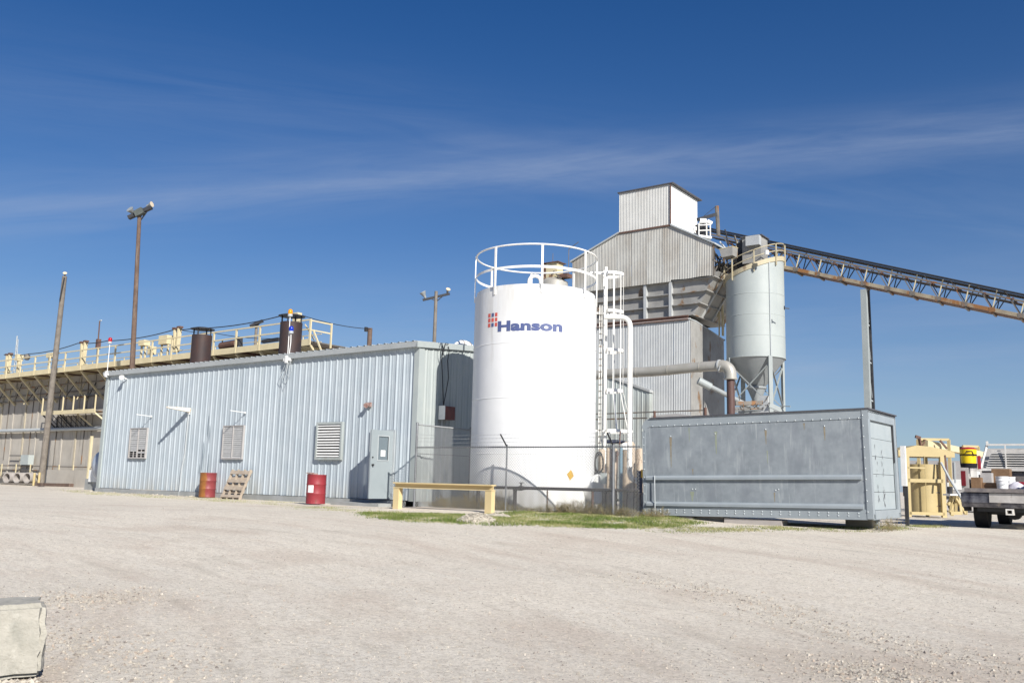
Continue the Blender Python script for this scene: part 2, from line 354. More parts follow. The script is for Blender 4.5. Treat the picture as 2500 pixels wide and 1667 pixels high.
def arcn(rs, as_, seed, det=6):
    cb = N(t, 'ShaderNodeCombineXYZ'); t.links.new(mth(t, 'MULTIPLY', rad, rs), cb.inputs[0]); t.links.new(mth(t, 'MULTIPLY', ang, as_), cb.inputs[1]); cb.inputs[2].default_value = seed
    n = N(t, 'ShaderNodeTexNoise'); n.inputs['Scale'].default_value = 1; n.inputs['Detail'].default_value = det; n.inputs['Roughness'].default_value = .62; n.inputs['Distortion'].default_value = .3; t.links.new(cb.outputs[0], n.inputs['Vector']); return n.outputs[0]
c = gmix(grmp(gn(.22, 5, (1, 2.0, 1), .3), .35, .65), (.80, .73, .61), (.75, .685, .575))
c = gmix(grmp(arcn(1.1, 5, 3.1), .50, .68), c, (.60, .50, .405), .65)
c = gmix(grmp(arcn(1.9, 7, 7.7), .52, .72), c, (.78, .725, .62), .75)
c = gmix(grmp(arcn(3.4, 10, 1.2), .54, .74), c, (.50, .45, .365), .55)
c = gmix(grmp(gn(.35, 6, (1, 1.4, 1), .2, seed=4), .54, .70), c, (.58, .48, .385), .55)
c = gmix(grmp(gn(2.2, 6, (1, 1.6, 1), .6, seed=3), .55, .75), c, (.53, .475, .395), .45)
c = gmix(grmp(gn(16, 5, seed=2, rough=.7), .46, .66), c, (.42, .365, .29), .55)
c = gmix(grmp(gn(42, 4, seed=6, rough=.7), .50, .64), c, (.30, .26, .205), .5)
c = gmix(grmp(gn(34, 4, seed=12), .57, .70), c, (.82, .76, .65), .40)
t.links.new(c, p.inputs['Base Color'])
bp = N(t, 'ShaderNodeBump'); bp.inputs['Strength'].default_value = .75; bp.inputs['Distance'].default_value = .02
t.links.new(mth(t, 'ADD', mth(t, 'ADD', gn(50, 5, rough=.7), mth(t, 'MULTIPLY', gn(9, 4), .7)), mth(t, 'MULTIPLY', arcn(2.6, 8, 5.5, 4), 2.5)), bp.inputs['Height']); t.links.new(bp.outputs[0], p.inputs['Normal'])
MATS['gravel_lot'] = gm
prop(m.build('ground', 'gravel_lot', thick=0, smooth=60), 'pale compacted gravel yard in front of the plant', None, None, 'structure')

def stones(name, n, samp, smin, smax, mats, label):
    """loose stones: each an uneven eight faced lump"""
    base = np.array([(1, 0, 0), (0, 1, 0), (-1, 0, 0), (0, -1, 0), (0, 0, .75), (0, 0, -.5)], float)
    fc = np.array([(0, 1, 4), (1, 2, 4), (2, 3, 4), (3, 0, 4), (1, 0, 5), (2, 1, 5), (3, 2, 5), (0, 3, 5)])
    P = np.array([samp() for _ in range(n)]); s = smin*(smax/smin)**(rng.random(n)**2.6)
    a = rng.random(n)*6.28; V = base[None]*(.65+.7*rng.random((n, 6, 1)))*s[:, None, None]*(.7+.6*rng.random((n, 1, 3)))
    ca, sa = np.cos(a)[:, None], np.sin(a)[:, None]
    X = V[..., 0]*ca-V[..., 1]*sa; Y = V[..., 0]*sa+V[..., 1]*ca
    V = np.stack([X, Y, V[..., 2]], -1)+P[:, None, :]
    F = (fc[None]+(np.arange(n)*6)[:, None, None]).reshape(-1, 3)
    me = bpy.data.meshes.new(name); me.from_pydata(V.reshape(-1, 3).tolist(), [], F.tolist())
    for q in mats: me.materials.append(MATS[q])
    me.polygons.foreach_set('material_index', np.repeat(rng.integers(0, len(mats), n), 8).astype(np.int32))
    o = bpy.data.objects.new(name, me); col.objects.link(o); return prop(o, label, name.replace('_', ' '), None, 'stuff')
mk('stone_pale', (.54, .49, .405), None, 8, .9); mk('stone_mid', (.44, .395, .325), None, 8, .9); mk('stone_pink', (.44, .36, .285), None, 8, .9); mk('stone_dark', (.24, .21, .18), None, 8, .9)
def s_near():
    D = 5.2*(26/5.2)**(random.random()**1.25); lat = (random.random()-.5)*1.22*D
    x = CAM.x+(D*-math.sin(YAW)+lat*math.cos(YAW)); y = CAM.y+(D*math.cos(YAW)+lat*math.sin(YAW))
    if y > -3.2: y = -3.2-random.random()*6
    # windrows of loose stone left between the wheel tracks
    return (x, y, gz(x, y)+.001)
stones('gravel', 30000, s_near, .0035, .012, ['stone_pale', 'stone_pale', 'stone_mid', 'stone_mid', 'stone_pink', 'stone_dark'], 'loose crushed stone scattered over the yard')
WR = [[(1900, 1500), (2180, 1560), (2450, 1625)], [(1500, 1420), (1750, 1455), (1980, 1500)], [(2050, 1610), (2250, 1660)], [(60, 1520), (220, 1560), (420, 1620)], [(150, 1470), (330, 1450)]]
WR = [[at(*q, 'z', -.52) for q in r_] for r_ in WR]
def s_row():
    r_ = random.choice(WR); k = random.randrange(len(r_)-1); f = random.random(); p = r_[k].lerp(r_[k+1], f)
    x = p.x+random.gauss(0, .34); y = p.y+random.gauss(0, .30); return (x, y, gz(x, y)+.002)
stones('coarse_gravel', 6500, s_row, .004, .020, ['stone_pale', 'stone_mid', 'stone_mid', 'stone_pink', 'stone_dark'], 'coarser crushed stone heaped in low windrows between wheel tracks')

# ------------------------------------------------------------------ metal building
def rprof(u0, n, pitch=.305, h=.025, first=0.):
    pr = [(u0, 0)]
    for k in range(n):
        c_ = u0+(k+.5)*pitch
        pr += [(c_-.055, 0), (c_-.014, h), (c_+.014, h), (c_+.055, 0), (c_+.105, 0), (c_+.115, .006), (c_+.14, .006), (c_+.15, 0)]
    pr.append((u0+n*pitch, 0)); return pr
XL = -17.72; BD = 9.0
def eave(x): return 4.98+(x/XL)*(-.06)
B = thing('metal_building', 'long low pale blue-grey building of ribbed metal siding left of the white tank', 'building', (-8.8, 4.5, 0))
x = -.16; PW = 3*.305
while x > XL+.3:
    w_ = min(3, int(round((x-(XL+.1))/.305))); x1 = x-w_*.305
    lo = 2.12 if (x1 < -.95 and x > -1.8 and False) else .12
    m = MB(); pr = [(u, o+random.uniform(-.001, .001)) for u, o in rprof(0, w_)]
    m.corr((x1, 0, 0), (1, 0, 0), (0, -1, 0), pr, lambda u: .12+random.uniform(-.006, .006), lambda u, x1=x1: eave(x1+u)-.05)
    m.build('wall_panel', 'siding', B, thick=0)
    x = x1
XE = x
m = MB(); m.bx((XL, -.045, .1), (XE, .0, 4.9)); m.bx((XL-.045, -.045, .1), (XL, BD, 4.9)); m.build('corner_trim', 'siding_pale', B); m = MB(); m.bx((-.16, -.05, .1), (.045, 0, 4.95)); m.bx((0, 0, .1), (.045, .2, 4.95)); m.build('corner_trim', 'siding_pale', B)
def rake(y): return 4.98+.083*(y if y < BD/2 else BD-y)
k = 0; y = .2
while y < BD-.1:
    n_ = min(3, max(1, int((BD-y)/.305))); m = MB()
    m.corr((0, y, 0), (0, 1, 0), (1, 0, 0), rprof(0, n_), lambda u: .1, lambda u, y=y: rake(y+u)-.03); m.build('gable_panel', 'siding_pale', B, thick=0); y += n_*.305
m = MB(); m.bx((XL+.02, BD-.05, .1), (-.02, BD, 4.9)); m.prism([(XL+.03, .05, .1), (XL+.03, BD-.06, .1), (XL+.03, BD-.06, 4.85), (XL+.03, BD/2, 5.3), (XL+.03, .05, 4.85)], (.04, 0, 0)); m.build('rear_wall', 'siding', B)
m = MB(); m.bx((XL-.02, -.10, -.12), (-.35, .04, .105)); m.bx((-.02, .25, -.12), (.09, BD, .09)); m.build('concrete_plinth', 'plinth', B)
# eave trim, rake trim, roof
m = MB(); e0, e1 = eave(XL), eave(0)
m.prism([(XL-.08, -.16, e0-.14), (XL-.08, -.005, e0-.14), (XL-.08, -.005, e0+.02), (XL-.08, -.18, e0+.01)], (0, 0, 0)); m = MB()
q = [(XL-.08, -.15, e0-.14), (.09, -.15, e1-.14), (.09, .0, e1-.14), (XL-.08, .0, e0-.14), (XL-.08, -.19, e0+.02), (.09, -.19, e1+.02), (.09, .0, e1+.03), (XL-.08, .0, e0+.03)]
m.hexa(q); m.build('eave_gutter', 'trim_grey', B)
m = MB()
for ya, yb in ((-.19, BD/2), (BD/2, BD+.15)): m.hexa([(.048, ya, rake(ya)-.15), (.10, ya, rake(ya)-.15), (.10, yb, rake(yb)-.15), (.048, yb, rake(yb)-.15), (.048, ya, rake(ya)+.03), (.10, ya, rake(ya)+.03), (.10, yb, rake(yb)+.03), (.048, yb, rake(yb)+.03)])
m.build('rake_trim', 'siding_pale', B)
m = MB(); n_ = int(-XL/.305); vs = []
prf = [(u, o) for u, o in rprof(0, n_, first=0)]
for u, o in prf:
    X = XL+u; zz = 5.02 + (eave(X)-4.98)
    vs += [(X, -.12, zz+o*1.3), (X, BD/2, zz+o+.375), (X, BD+.1, zz+o)]
L_ = len(prf); m.add(vs, [(3*i+k, 3*i+3+k, 3*i+4+k, 3*i+1+k) for i in range(L_-1) for k in (0, 1)]); m.build('roof', 'trim_grey', B, thick=0)
# louvred windows
def slats(parent, x0, x1, z0, z1, n, mat, skip=(), out=.07, tilt=.25, th=.012, hf=.47):
    m = MB(); h = (z1-z0)/n; w_ = (x1-x0)/2
    m.hexa([(-w_, -out, -h*hf), (w_, -out, -h*hf), (w_, -out+th, -h*hf), (-w_, -out+th, -h*hf), (-w_, -out+h*tilt, h*hf), (w_, -out+h*tilt, h*hf), (w_, -out+h*tilt+th, h*hf), (-w_, -out+h*tilt+th, h*hf)])
    src = None
    for i in range(n):
        if i in skip: continue
        loc = Vector(((x0+x1)/2, 0, z0+(i+.5)*h))-rootloc(parent)
        if src is None: src = m.build('louver_slat', mat, parent, local=True); src.location = loc
        else: inst(src, parent, loc, (random.uniform(-.05, .05), 0, random.uniform(-.004, .004)))
def shutter(x0, x1, z0, z1, skL, skR, label, fm='window_frame', mat='slat_grey', n=15, out=.09):
    T = thing('shutter_window', label, 'window', ((x0+x1)/2, 0, z0))
    m = MB(); m.bx((x0-.03, -.04, z0-.02), (x1+.03, -.038, z1+.02)); m.build('backing', 'black_hole', T)
    m = MB(); f = .05
    m.bx((x0-f, -out-.02, z0-f), (x1+f, -.036, z0)); m.bx((x0-f, -out-.02, z1), (x1+f, -.036, z1+f*.6)); m.bx((x0-f, -out-.02, z0), (x0, -.036, z1)); m.bx((x1, -out-.02, z0), (x1+f, -.036, z1))
    m.build('window_frame', fm, T)
    xm = (x0+x1)/2; m = MB(); m.bx((xm-.015, -out-.022, z0), (xm+.015, -.05, z1)); m.build('mullion', fm, T)
    slats(T, x0+.005, xm-.02, z0, z1, n, mat, skL, out); slats(T, xm+.02, x1-.005, z0, z1, n, mat, skR, out)
    for r_ in (skL, skR):
        if r_:
            xa, xb = (x0, xm) if r_ is skL else (xm, x1); xc = (xa+xb)/2; h = (z1-z0)/n
            m = MB(); m.bx((xc-.012, -out, z0), (xc+.012, -.05, z0+h*(max(r_)+1)))
            for q in range(1, max(r_)+1):
                if q not in r_: continue
                m.bx((xa+.01, -out+.005, z0+h*q-.008), (xb-.01, -.055, z0+h*q+.008))
            m.build('lattice_bar', fm, T)
    return T
shutter(-15.45, -14.33, 1.38, 2.52, (0, 1, 2), (0, 1, 3), 'grey slatted window with broken black gaps at its bottom, leftmost on the blue-grey wall')
shutter(-9.38, -8.28, 1.38, 2.52, (), (), 'intact grey slatted window above the leaning pallet')
T = thing('louver_vent', 'large wall vent with bold pale horizontal louvres above the red drum', 'vent', (-3.76, 0, 1.35))
m = MB(); x0, x1, z0, z1 = -4.31, -3.21, 1.41, 2.50
m.bx((x0, -.05, z0), (x1, -.045, z1)); m.build('backing', 'black_hole', T)
m = MB(); f = .075
for a, b in (((x0-f, -.13, z0-f), (x1+f, -.036, z0)), ((x0-f, -.13, z1), (x1+f, -.036, z1+f)), ((x0-f, -.13, z0), (x0, -.036, z1)), ((x1, -.13, z0), (x1+f, -.036, z1))): m.bx(a, b)
m.build('vent_frame', 'siding_pale', T)
slats(T, x0, x1, z0, z1, 12, 'slat_pale', (), .125, .35, hf=.27)
# doorway, open door leaf
T = thing('door', 'grey metal door standing open, with a glazed upper pane and a paper notice', 'door', (-.9, 0, .17))
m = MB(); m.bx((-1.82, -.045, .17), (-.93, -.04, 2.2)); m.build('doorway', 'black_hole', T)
m = MB(); m.bx((-1.9, -.07, .13), (-1.82, -.036, 2.28)); m.bx((-.93, -.07, .13), (-.82, -.036, 2.28)); m.bx((-1.82, -.07, 2.2), (-.93, -.036, 2.28)); m.build('door_frame', 'trim_grey', T)
DL, DZ0, DZ1 = .95, .16, 2.24
g0, g1, gz0, gz1 = -.70, -.26, 1.33, 2.05
m = MB()
for a, b in (((-.945, -DL-.05, DZ0), (-.90, -.05, gz0)), ((-.945, -DL-.05, gz1), (-.90, -.05, DZ1)), ((-.945, -DL-.05, gz0), (-.90, g0, gz1)), ((-.945, g1, gz0), (-.90, -.05, gz1))): m.bx(a, b)
lf = m.build('door_leaf', 'door_grey', T)
m = MB()
for a, b in (((-.955, g0-.03, gz0-.03), (-.888, g1+.03, gz0)), ((-.955, g0-.03, gz1), (-.888, g1+.03, gz1+.03)), ((-.955, g0-.03, gz0), (-.888, g0, gz1)), ((-.955, g1, gz0), (-.888, g1+.03, gz1))): m.bx(a, b)
m.build('pane_frame', 'trim_grey', lf)
gl = bpy.data.materials.new('clear_glass'); gl.use_nodes = True; gp = gl.node_tree.nodes['Principled BSDF']; gp.inputs['Base Color'].default_value = (.22, .27, .30, 1); gp.inputs['Roughness'].default_value = .25; gp.inputs['Alpha'].default_value = .6; MATS['clear_glass'] = gl
m = MB(); m.bx((-.925, g0, gz0), (-.920, g1, gz1)); m.build('pane', 'clear_glass', lf)
m = MB(); m.bx((-.9195, -.56, 1.44), (-.917, -.36, 1.63)); m.build('paper_notice', 'paper', T)
m = MB(); m.cyl((-.90, -.93, 1.17), (-.83, -.93, 1.17), .03); m.cyl((-.90, -.93, 1.40), (-.87, -.93, 1.40), .022); m.build('door_knob', 'dark_steel', T, smooth=40)
m = MB(); m.bx((-2.55, -1.0, -.12), (-.5, -.11, .02)); prop(m.build('door_step', 'plinth'), 'low concrete step in the shade under the open grey door', 'step')
# small things on the wall
def tag1(o, label, cat, group=None, kind=None): return prop(o, label, cat, group, kind)
T = thing('wall_light', 'long tapering rust-stained white light jutting from the wall between the two slatted windows', 'light', (-11.67, 0, 3.1))
m = MB(); m.hexa([(-11.74, -.06, 3.10), (-11.56, -.06, 3.10), (-11.60, -1.02, 3.20), (-11.72, -1.02, 3.20), (-11.74, -.06, 3.26), (-11.56, -.06, 3.26), (-11.60, -1.02, 3.25), (-11.72, -1.02, 3.25)]); m.build('light_housing', 'rusty_white', T)
m = MB(); m.bx((-11.72, -.08, 3.02), (-11.6, -.04, 3.10)); m.build('wall_bracket', 'white_plain', T)
m = MB(); m.tube([(-11.66, -.07, 3.0), (-11.70, -.07, 1.5), (-11.82, -.08, .9), (-11.84, -.08, -.05)], .028); tag1(m.build('conduit', 'trim_grey', smooth=40), 'thin vertical pipe running down the wall under the rust-stained light', 'pipe')
for xx, lab in ((-14.16, 'thin white rod jutting out above the leftmost slatted window'), (-8.28, 'thin white rod jutting out above the slatted window by the pallet')):
    m = MB(); m.tube([(xx, -.03, 3.0), (xx, -.70, 3.03)], .014, 6); m.cyl((xx, -.04, 3.0), (xx, -.07, 3.0), .04); tag1(m.build('bracket_rod', 'white_plain'), lab, 'rod')
T = thing('flood_light', 'small white flood light under the eave at the left end of the building', 'light', (-16.2, 0, 4.62))
m = MB(); m.cyl((-16.2, -.04, 4.6), (-16.2, -.22, 4.66), .03); m.build('light_arm', 'white_plain', T); m = MB(); m.cyl((-16.2, -.20, 4.68), (-16.08, -.34, 4.62), .06, 12, .10); m.build('lamp_head', 'white_plain', T, smooth=40)
m = MB(); m.tube([(-16.2, -.32, 4.62), (-16.24, -.7, 4.5), (-16.3, -.74, 4.2)], .006, 5); m.build('wire', 'cable', T)
T = thing('wall_lamp', 'small rusty lamp on the wall up left of the open door', 'light', (-2.03, 0, 3.1))
m = MB(); m.bx((-2.14, -.10, 3.03), (-1.92, -.036, 3.17)); m.build('lamp_box', 'lamp_rust', T); m = MB(); m.cyl((-2.03, -.10, 3.10), (-1.99, -.24, 3.06), .05, 12, .085); m.build('lamp_head', 'lamp_rust', T, smooth=40)
def beacon(px_, base, top, lens, label, bracket=True, base2=None):
    b = Vector(base); T = thing('beacon_light', label, 'beacon', b)
    m = MB(); m.tube([b, Vector(top)] if base2 is None else [b, Vector(base2), Vector(top)], .015, 8); m.build('mast', 'white_plain', T, smooth=40)
    tp = Vector(top); m = MB(); m.cyl(tp, tp+Vector((0, 0, .08)), .085, 16); m.build('lamp_base', 'trim_grey', T, smooth=40)
    m = MB(); m.lathe(tp+Vector((0, 0, .08)), [(.001, .0), (.075, 0), (.085, .08), (.07, .15), (.03, .18), (.001, .185)], 16); m.build('lens', lens, T, smooth=50)
    if bracket:
        m = MB(); m.bx((b.x-.16, -.19, b.z+.02), (b.x+.16, -.05, b.z+.12)); m.bx((b.x-.05, -.22, b.z-.05), (b.x+.05, -.10, b.z+.2)); m.build('mast_bracket', 'white_plain', T)
    return T
yb = -.14
pb = at(260, 927, 'y', yb); pt = at(264.5, 839, 'y', yb); beacon(0, (pb.x, yb, 4.78), (pb.x, yb, pt.z), 'red_lens', 'red beacon lamp on a thin mast at the left end of the roof')
pt = at(703.5, 773, 'y', yb); pp = at(701, 890, 'y', yb); TB = beacon(0, (pp.x, yb, 4.72), (pp.x, yb, pt.z), 'amber_lens', 'amber beacon lamp on the taller mast in front of the right brown stack')
pt = at(709.5, 814, 'y', yb); beacon(0, (pp.x+.05, yb, 4.75), (pt.x+.02, yb, pt.z), 'blue_lens', 'small blue beacon lamp on the short crooked mast before the right brown stack', False, (pp.x+.12, yb, 5.4))
m = MB()
for k, (dx, dz_) in enumerate(((-.12, -.6), (.05, -.75), (.16, -.5))): m.tube([(pp.x+dx*.3, -.13, 4.74), (pp.x+dx-.1, -.22, 4.5+dz_*.4), (pp.x+dx, -.2, 4.7+dz_), (pp.x+dx+.14, -.18, 4.6+dz_*.5), (pp.x+dx*.3+.1, -.12, 4.74)], .008, 5)
tag1(m.build('cable_loops', 'trim_grey'), 'slack white cable loops hanging below the amber beacon mast', 'cable')
T = thing('electrical_box', 'brown electrical box with a pale front in the tank shadow on the gable wall', 'box', (.05, 1.22, 2.65))
m = MB(); m.bx((.04, .98, 2.66), (.30, 1.47, 3.08)); m.build('cabinet', 'box_brown', T); m = MB(); m.bx((.05, .955, 2.65), (.31, .978, 3.09)); m.build('side_plate', 'white_plain', T)
m = MB(); m.tube([(.09, 1.1, 2.66), (.09, 1.1, .2)], .025); m.tube([(.09, 1.3, 2.66), (.09, 1.3, .2)], .02); m.build('conduit', 'trim_grey', T)
m = MB()
for y_ in (.92, 1.22): m.tube([(.13, y_, 5.02), (.16, y_+.02, 4.9), (.13, y_, 4.55), (.09, y_+.12, 4.0), (.08, 1.15, 3.1)], .014, 6)
m.tube([(.14, .95, 4.7), (.16, 1.05, 5.1), (.14, 1.22, 5.1)], .012, 6); tag1(m.build('hanging_cables', 'cable'), 'dark cables hanging over the gable edge down to the brown box', 'cable')
T = thing('roof_vent', 'curved pale ribbed vent hood on the roof edge beside the white tank', 'vent', (-.35, 2.4, 5.2))
m = MB(); pts = []
for i in range(9):
    a = math.pi*i/8; pts.append((-.35, 2.62-.45*math.cos(a), 4.98+.30*math.sin(a)))
m.tube(pts, .17, 14); m.build('hood', 'galv_white', T, smooth=40)
m = MB()
for i in (1, 3, 5, 7): m.tube([Vector(pts[i])+Vector((0, -.01, 0)), Vector(pts[i])+Vector((0, .02, 0))], .18, 14)
m.build('rib', 'rust_steel', T)
for i, (x_, z0, z1, w_) in enumerate(((-10.42, 2.15, 3.0, .035), (-10.30, 1.9, 2.6, .028), (-10.62, .85, 2.0, .04), (-10.25, .55, 1.6, .03), (-10.75, .7, 1.2, .03))):
    m = MB(); m.prism([(x_-w_*.3, -.0385, z1), (x_+w_*.4, -.0385, z1-.12), (x_+w_, -.0385, (z0+z1)/2), (x_+w_*.5, -.0385, z0), (x_-w_*.6, -.0385, z0+.15), (x_-w_, -.0385, (z0+z1)/2-.1)], (0, -.0015, 0)); o = m.build('scrape_mark', 'dent_stain', B)

# ------------------------------------------------------------------ stacks behind the building
def stack(x0, x1, ytop, ycap, yp, label, mat, base_z):
    a = at(x0, ytop+40, 'y', yp); b = at(x1, ytop+40, 'y', yp); c_ = (a+b)/2; r_ = (x1-x0)/2/FPX*(c_-CAM).dot(FW)
    zt = zat(ytop, c_.x, yp); zc = zat(ycap, c_.x, yp)
    T = thing('exhaust_stack', label, 'chimney', (c_.x, yp, base_z), 'brown exhaust stacks on the building')
    m = MB(); m.lathe((c_.x, yp, 0), [(r_, base_z), (r_, zt), (r_*.93, zt), (r_*.93, zt-.6)], 28); m.build('stack_pipe', mat, T, smooth=40)
    m = MB(); m.lathe((c_.x, yp, 0), [(.001, zc+.09), (r_*.7, zc+.05), (r_*1.22, zc-.01), (r_*1.22, zc-.03), (.001, zc+.02)], 28); m.build('rain_cap', 'dark_steel', T, smooth=40)
    for k in range(4):
        t_ = .5+k*math.pi/2; m = MB(); m.bar((c_.x+r_*.92*math.cos(t_), yp+r_*.92*math.sin(t_), zt-.15), (c_.x+r_*.92*math.cos(t_), yp+r_*.92*math.sin(t_), zc), .05, .03); m.build('cap_strut', 'dark_steel', T)
stack(467, 514.5, 819, 803, 2.2, 'brown exhaust stack with a flat cap, left one on the building roof', 'brown_stack', 4.9)
stack(683, 736, 788, 771, 2.2, 'dark exhaust stack with a flat cap, right one behind the amber beacon', 'brown_stack', 4.9)

# ------------------------------------------------------------------ drums and pallet
def drum(c_, mat, label, name='drum'):
    T = thing(name, label, 'drum', c_)
    r_ = .292; h = .88
    pr = [(.001, .012), (r_-.01, .012), (r_+.003, 0), (r_+.003, .012), (r_, .02)]
    for z in (.30, .585): pr += [(r_, z-.02), (r_+.012, z), (r_, z+.02)]
    pr += [(r_, h-.02), (r_+.006, h-.01), (r_+.003, h), (r_-.012, h), (r_-.015, h-.02), (.001, h-.022)]
    m = MB(); m.lathe((0, 0, 0), pr, 40); m.build('drum_shell', mat, T, local=True, smooth=35)
    m = MB(); m.cyl((.12, -.1, h-.022), (.12, -.1, h-.008), .035); m.build('bung', 'dark_steel', T, local=True)
    return T
d1 = dep(507, 1186, 33.2); d1.z = zat(1213, d1.x, d1.y); d2 = dep(771.5, 1198, 27.9); d2.z = zat(1229, d2.x, d2.y)
def dmat():
    m_ = mk('half_rust', (.25, .05, .05), (.21, .04, .045), 3, .5, bump=.1); t_ = m_.node_tree; p_ = t_.nodes['Principled BSDF']
    src = p_.inputs['Base Color'].links[0].from_socket; tx_ = N(t_, 'ShaderNodeTexCoord'); sp = N(t_, 'ShaderNodeSeparateXYZ'); t_.links.new(tx_.outputs['Object'], sp.inputs[0])
    nz = N(t_, 'ShaderNodeTexNoise'); nz.inputs['Scale'].default_value = 4; t_.links.new(tx_.outputs['Object'], nz.inputs['Vector'])
    v = mth(t_, 'ADD', sp.outputs[0], mth(t_, 'MULTIPLY', mth(t_, 'SUBTRACT', nz.outputs[0], .5), .22)); rr = N(t_, 'ShaderNodeMapRange'); rr.inputs['From Min'].default_value = .07; rr.inputs['From Max'].default_value = .01; t_.links.new(v, rr.inputs['Value'])
    c1 = N(t_, 'ShaderNodeMix', data_type='RGBA'); n3 = N(t_, 'ShaderNodeTexNoise'); n3.inputs['Scale'].default_value = 7; n3.inputs['Detail'].default_value = 6; t_.links.new(tx_.outputs['Object'], n3.inputs['Vector']); t_.links.new(n3.outputs[0], c1.inputs[0]); c1.inputs[6].default_value = (.34, .15, .03, 1); c1.inputs[7].default_value = (.16, .05, .02, 1)
    mx_ = N(t_, 'ShaderNodeMix', data_type='RGBA'); t_.links.new(rr.outputs[0], mx_.inputs[0]); t_.links.new(src, mx_.inputs[6]); t_.links.new(c1.outputs[2], mx_.inputs[7]); t_.links.new(mx_.outputs[2], p_.inputs['Base Color'])
dmat()
DA = drum(d1, 'half_rust', 'steel drum half orange rust and half faded red beside the pallet'); DA.rotation_euler = (0, 0, YAW)
DB = drum(d2, 'red_drum', 'clean dark red steel drum with a white sticker')
m = MB(); a0 = YAW-math.pi/2-.75
for k in range(8):
    a, b = a0+k*.085, a0+(k+1)*.085; r_ = .296
    m.add([(r_*math.cos(a), r_*math.sin(a), .335), (r_*math.cos(b), r_*math.sin(b), .335), (r_*math.cos(b), r_*math.sin(b), .555), (r_*math.cos(a), r_*math.sin(a), .555)], [(0, 1, 2, 3)])
m.build('sticker', 'paper', DB, local=True)
m = MB(); m.bx((-.27, -.12, .86), (-.05, .08, .92)); m.bx((-.3, -.16, .90), (-.12, -.02, .94)); o = m.build('scrap_bracket', 'lamp_rust'); o.location = d2; tag1(o, 'small rusty metal scrap lying on top of the red drum', 'scrap')
PT = thing('pallet', 'weathered wooden pallet leaning against the wall beside the rusty drum', 'pallet', (0, 0, 0))
Wp, Hp = 1.0, 1.12
for i, z in enumerate((.05, .33, .61, .93)):
    m = MB(); h = .10+.03*(i % 2); m.bx((-Wp/2, -.062, z), (Wp/2, -.045, z+h)); m.build('deck_board', 'pallet_wood', PT, local=True)
for i, z in enumerate((.02, .25, .50, .75, 1.0)):
    m = MB(); m.bx((-Wp/2, .045, z), (Wp/2, .062, z+.10)); m.build('back_board', 'pallet_wood', PT, local=True)
for x_ in (-Wp/2+.02, -Wp/6, Wp/6, Wp/2-.02):
    m = MB(); m.bx((x_-.02, -.044, 0), (x_+.02, .044, Hp)); m.build('stringer', 'pallet_wood', PT, local=True)
pb = at(562, 1218, 'z', -.07); PT.location = (pb.x, min(pb.y, -.55), -.075); PT.rotation_euler = (R(-23), 0, R(2))

# ------------------------------------------------------------------ white tank
TX, TY, TR = 3.736, .925, 1.809; ZT = 6.10
face = math.atan2(CAM.y-TY, CAM.x-TX)           # angle that faces the camera
T = thing('storage_tank', 'tall white cylindrical storage tank with a round railing and a blue company name', 'tank', (TX, TY, 0))
TANK = T
m = MB(); pr = [(TR+.03, -.1), (TR+.03, .02), (TR, .022)]
for z in (1.52, 3.05, 4.58): pr += [(TR, z-.012), (TR+.008, z-.004), (TR+.008, z+.004), (TR, z+.012)]
pr += [(TR, ZT), (TR-.05, ZT+.002)]
m.lathe((TX, TY, 0), pr, 128); m.build('tank_shell', 'white_tank', T, smooth=30)
m = MB(); m.lathe((TX, TY, 0), [(TR-.05, ZT-.02), (TR-.05, ZT+.13), (TR-.09, ZT+.15), (.001, ZT+.36)], 96); m.build('tank_roof', 'white_tank', T, smooth=30)
RZ = 7.37; RM = 6.73
m = MB(); m.tube([(TX+(TR-.01)*math.cos(2*math.pi*i/64), TY+(TR-.01)*math.sin(2*math.pi*i/64), RZ) for i in range(64)], .026, 8, True); m.build('top_rail', 'white_paint', T, smooth=50)
m = MB()
for i in range(64):
    a, b = 2*math.pi*i/64, 2*math.pi*(i+1)/64; r_ = TR-.01
    m.hexa([(TX+r_*math.cos(a), TY+r_*math.sin(a), RM-.035), (TX+r_*math.cos(b), TY+r_*math.sin(b), RM-.035), (TX+(r_-.01)*math.cos(b), TY+(r_-.01)*math.sin(b), RM-.035), (TX+(r_-.01)*math.cos(a), TY+(r_-.01)*math.sin(a), RM-.035), (TX+r_*math.cos(a), TY+r_*math.sin(a), RM+.035), (TX+r_*math.cos(b), TY+r_*math.sin(b), RM+.035), (TX+(r_-.01)*math.cos(b), TY+(r_-.01)*math.sin(b), RM+.035), (TX+(r_-.01)*math.cos(a), TY+(r_-.01)*math.sin(a), RM+.035)])
m.build('mid_rail', 'white_paint', T)
for k in range(8):
    a = face+R(5)+k*math.pi/4; c_, s_ = math.cos(a), math.sin(a); m = MB()
    m.bar((TX+(TR+.012)*c_, TY+(TR+.012)*s_, ZT-.12), (TX+(TR+.012)*c_, TY+(TR+.012)*s_, RZ), .062, .03, (c_, s_, 0)); m.build('railing_post', 'white_paint', T)
m = MB(); pc = Vector((TX, TY, ZT+.22))+RT*(-.06) + Vector((-FW.x, -FW.y, 0))*.9; pts = []
for i in range(9):
    a = math.pi*i/8; pts.append(pc+Vector((RT.x, RT.y, 0))*(-.17*math.cos(a))+Vector((0, 0, .17+.17*math.sin(a))))
pts = [pts[0]-Vector((0, 0, .12))]+pts+[pts[-1]-Vector((0, 0, .4))]
m.tube(pts, .055, 12); m.build('vent_pipe', 'white_paint', T, smooth=50)
def mn0(i, j): return random.random() > (.08+.5*(abs(i-3.5) > 3)+.5*(abs(j-3.5) > 3))
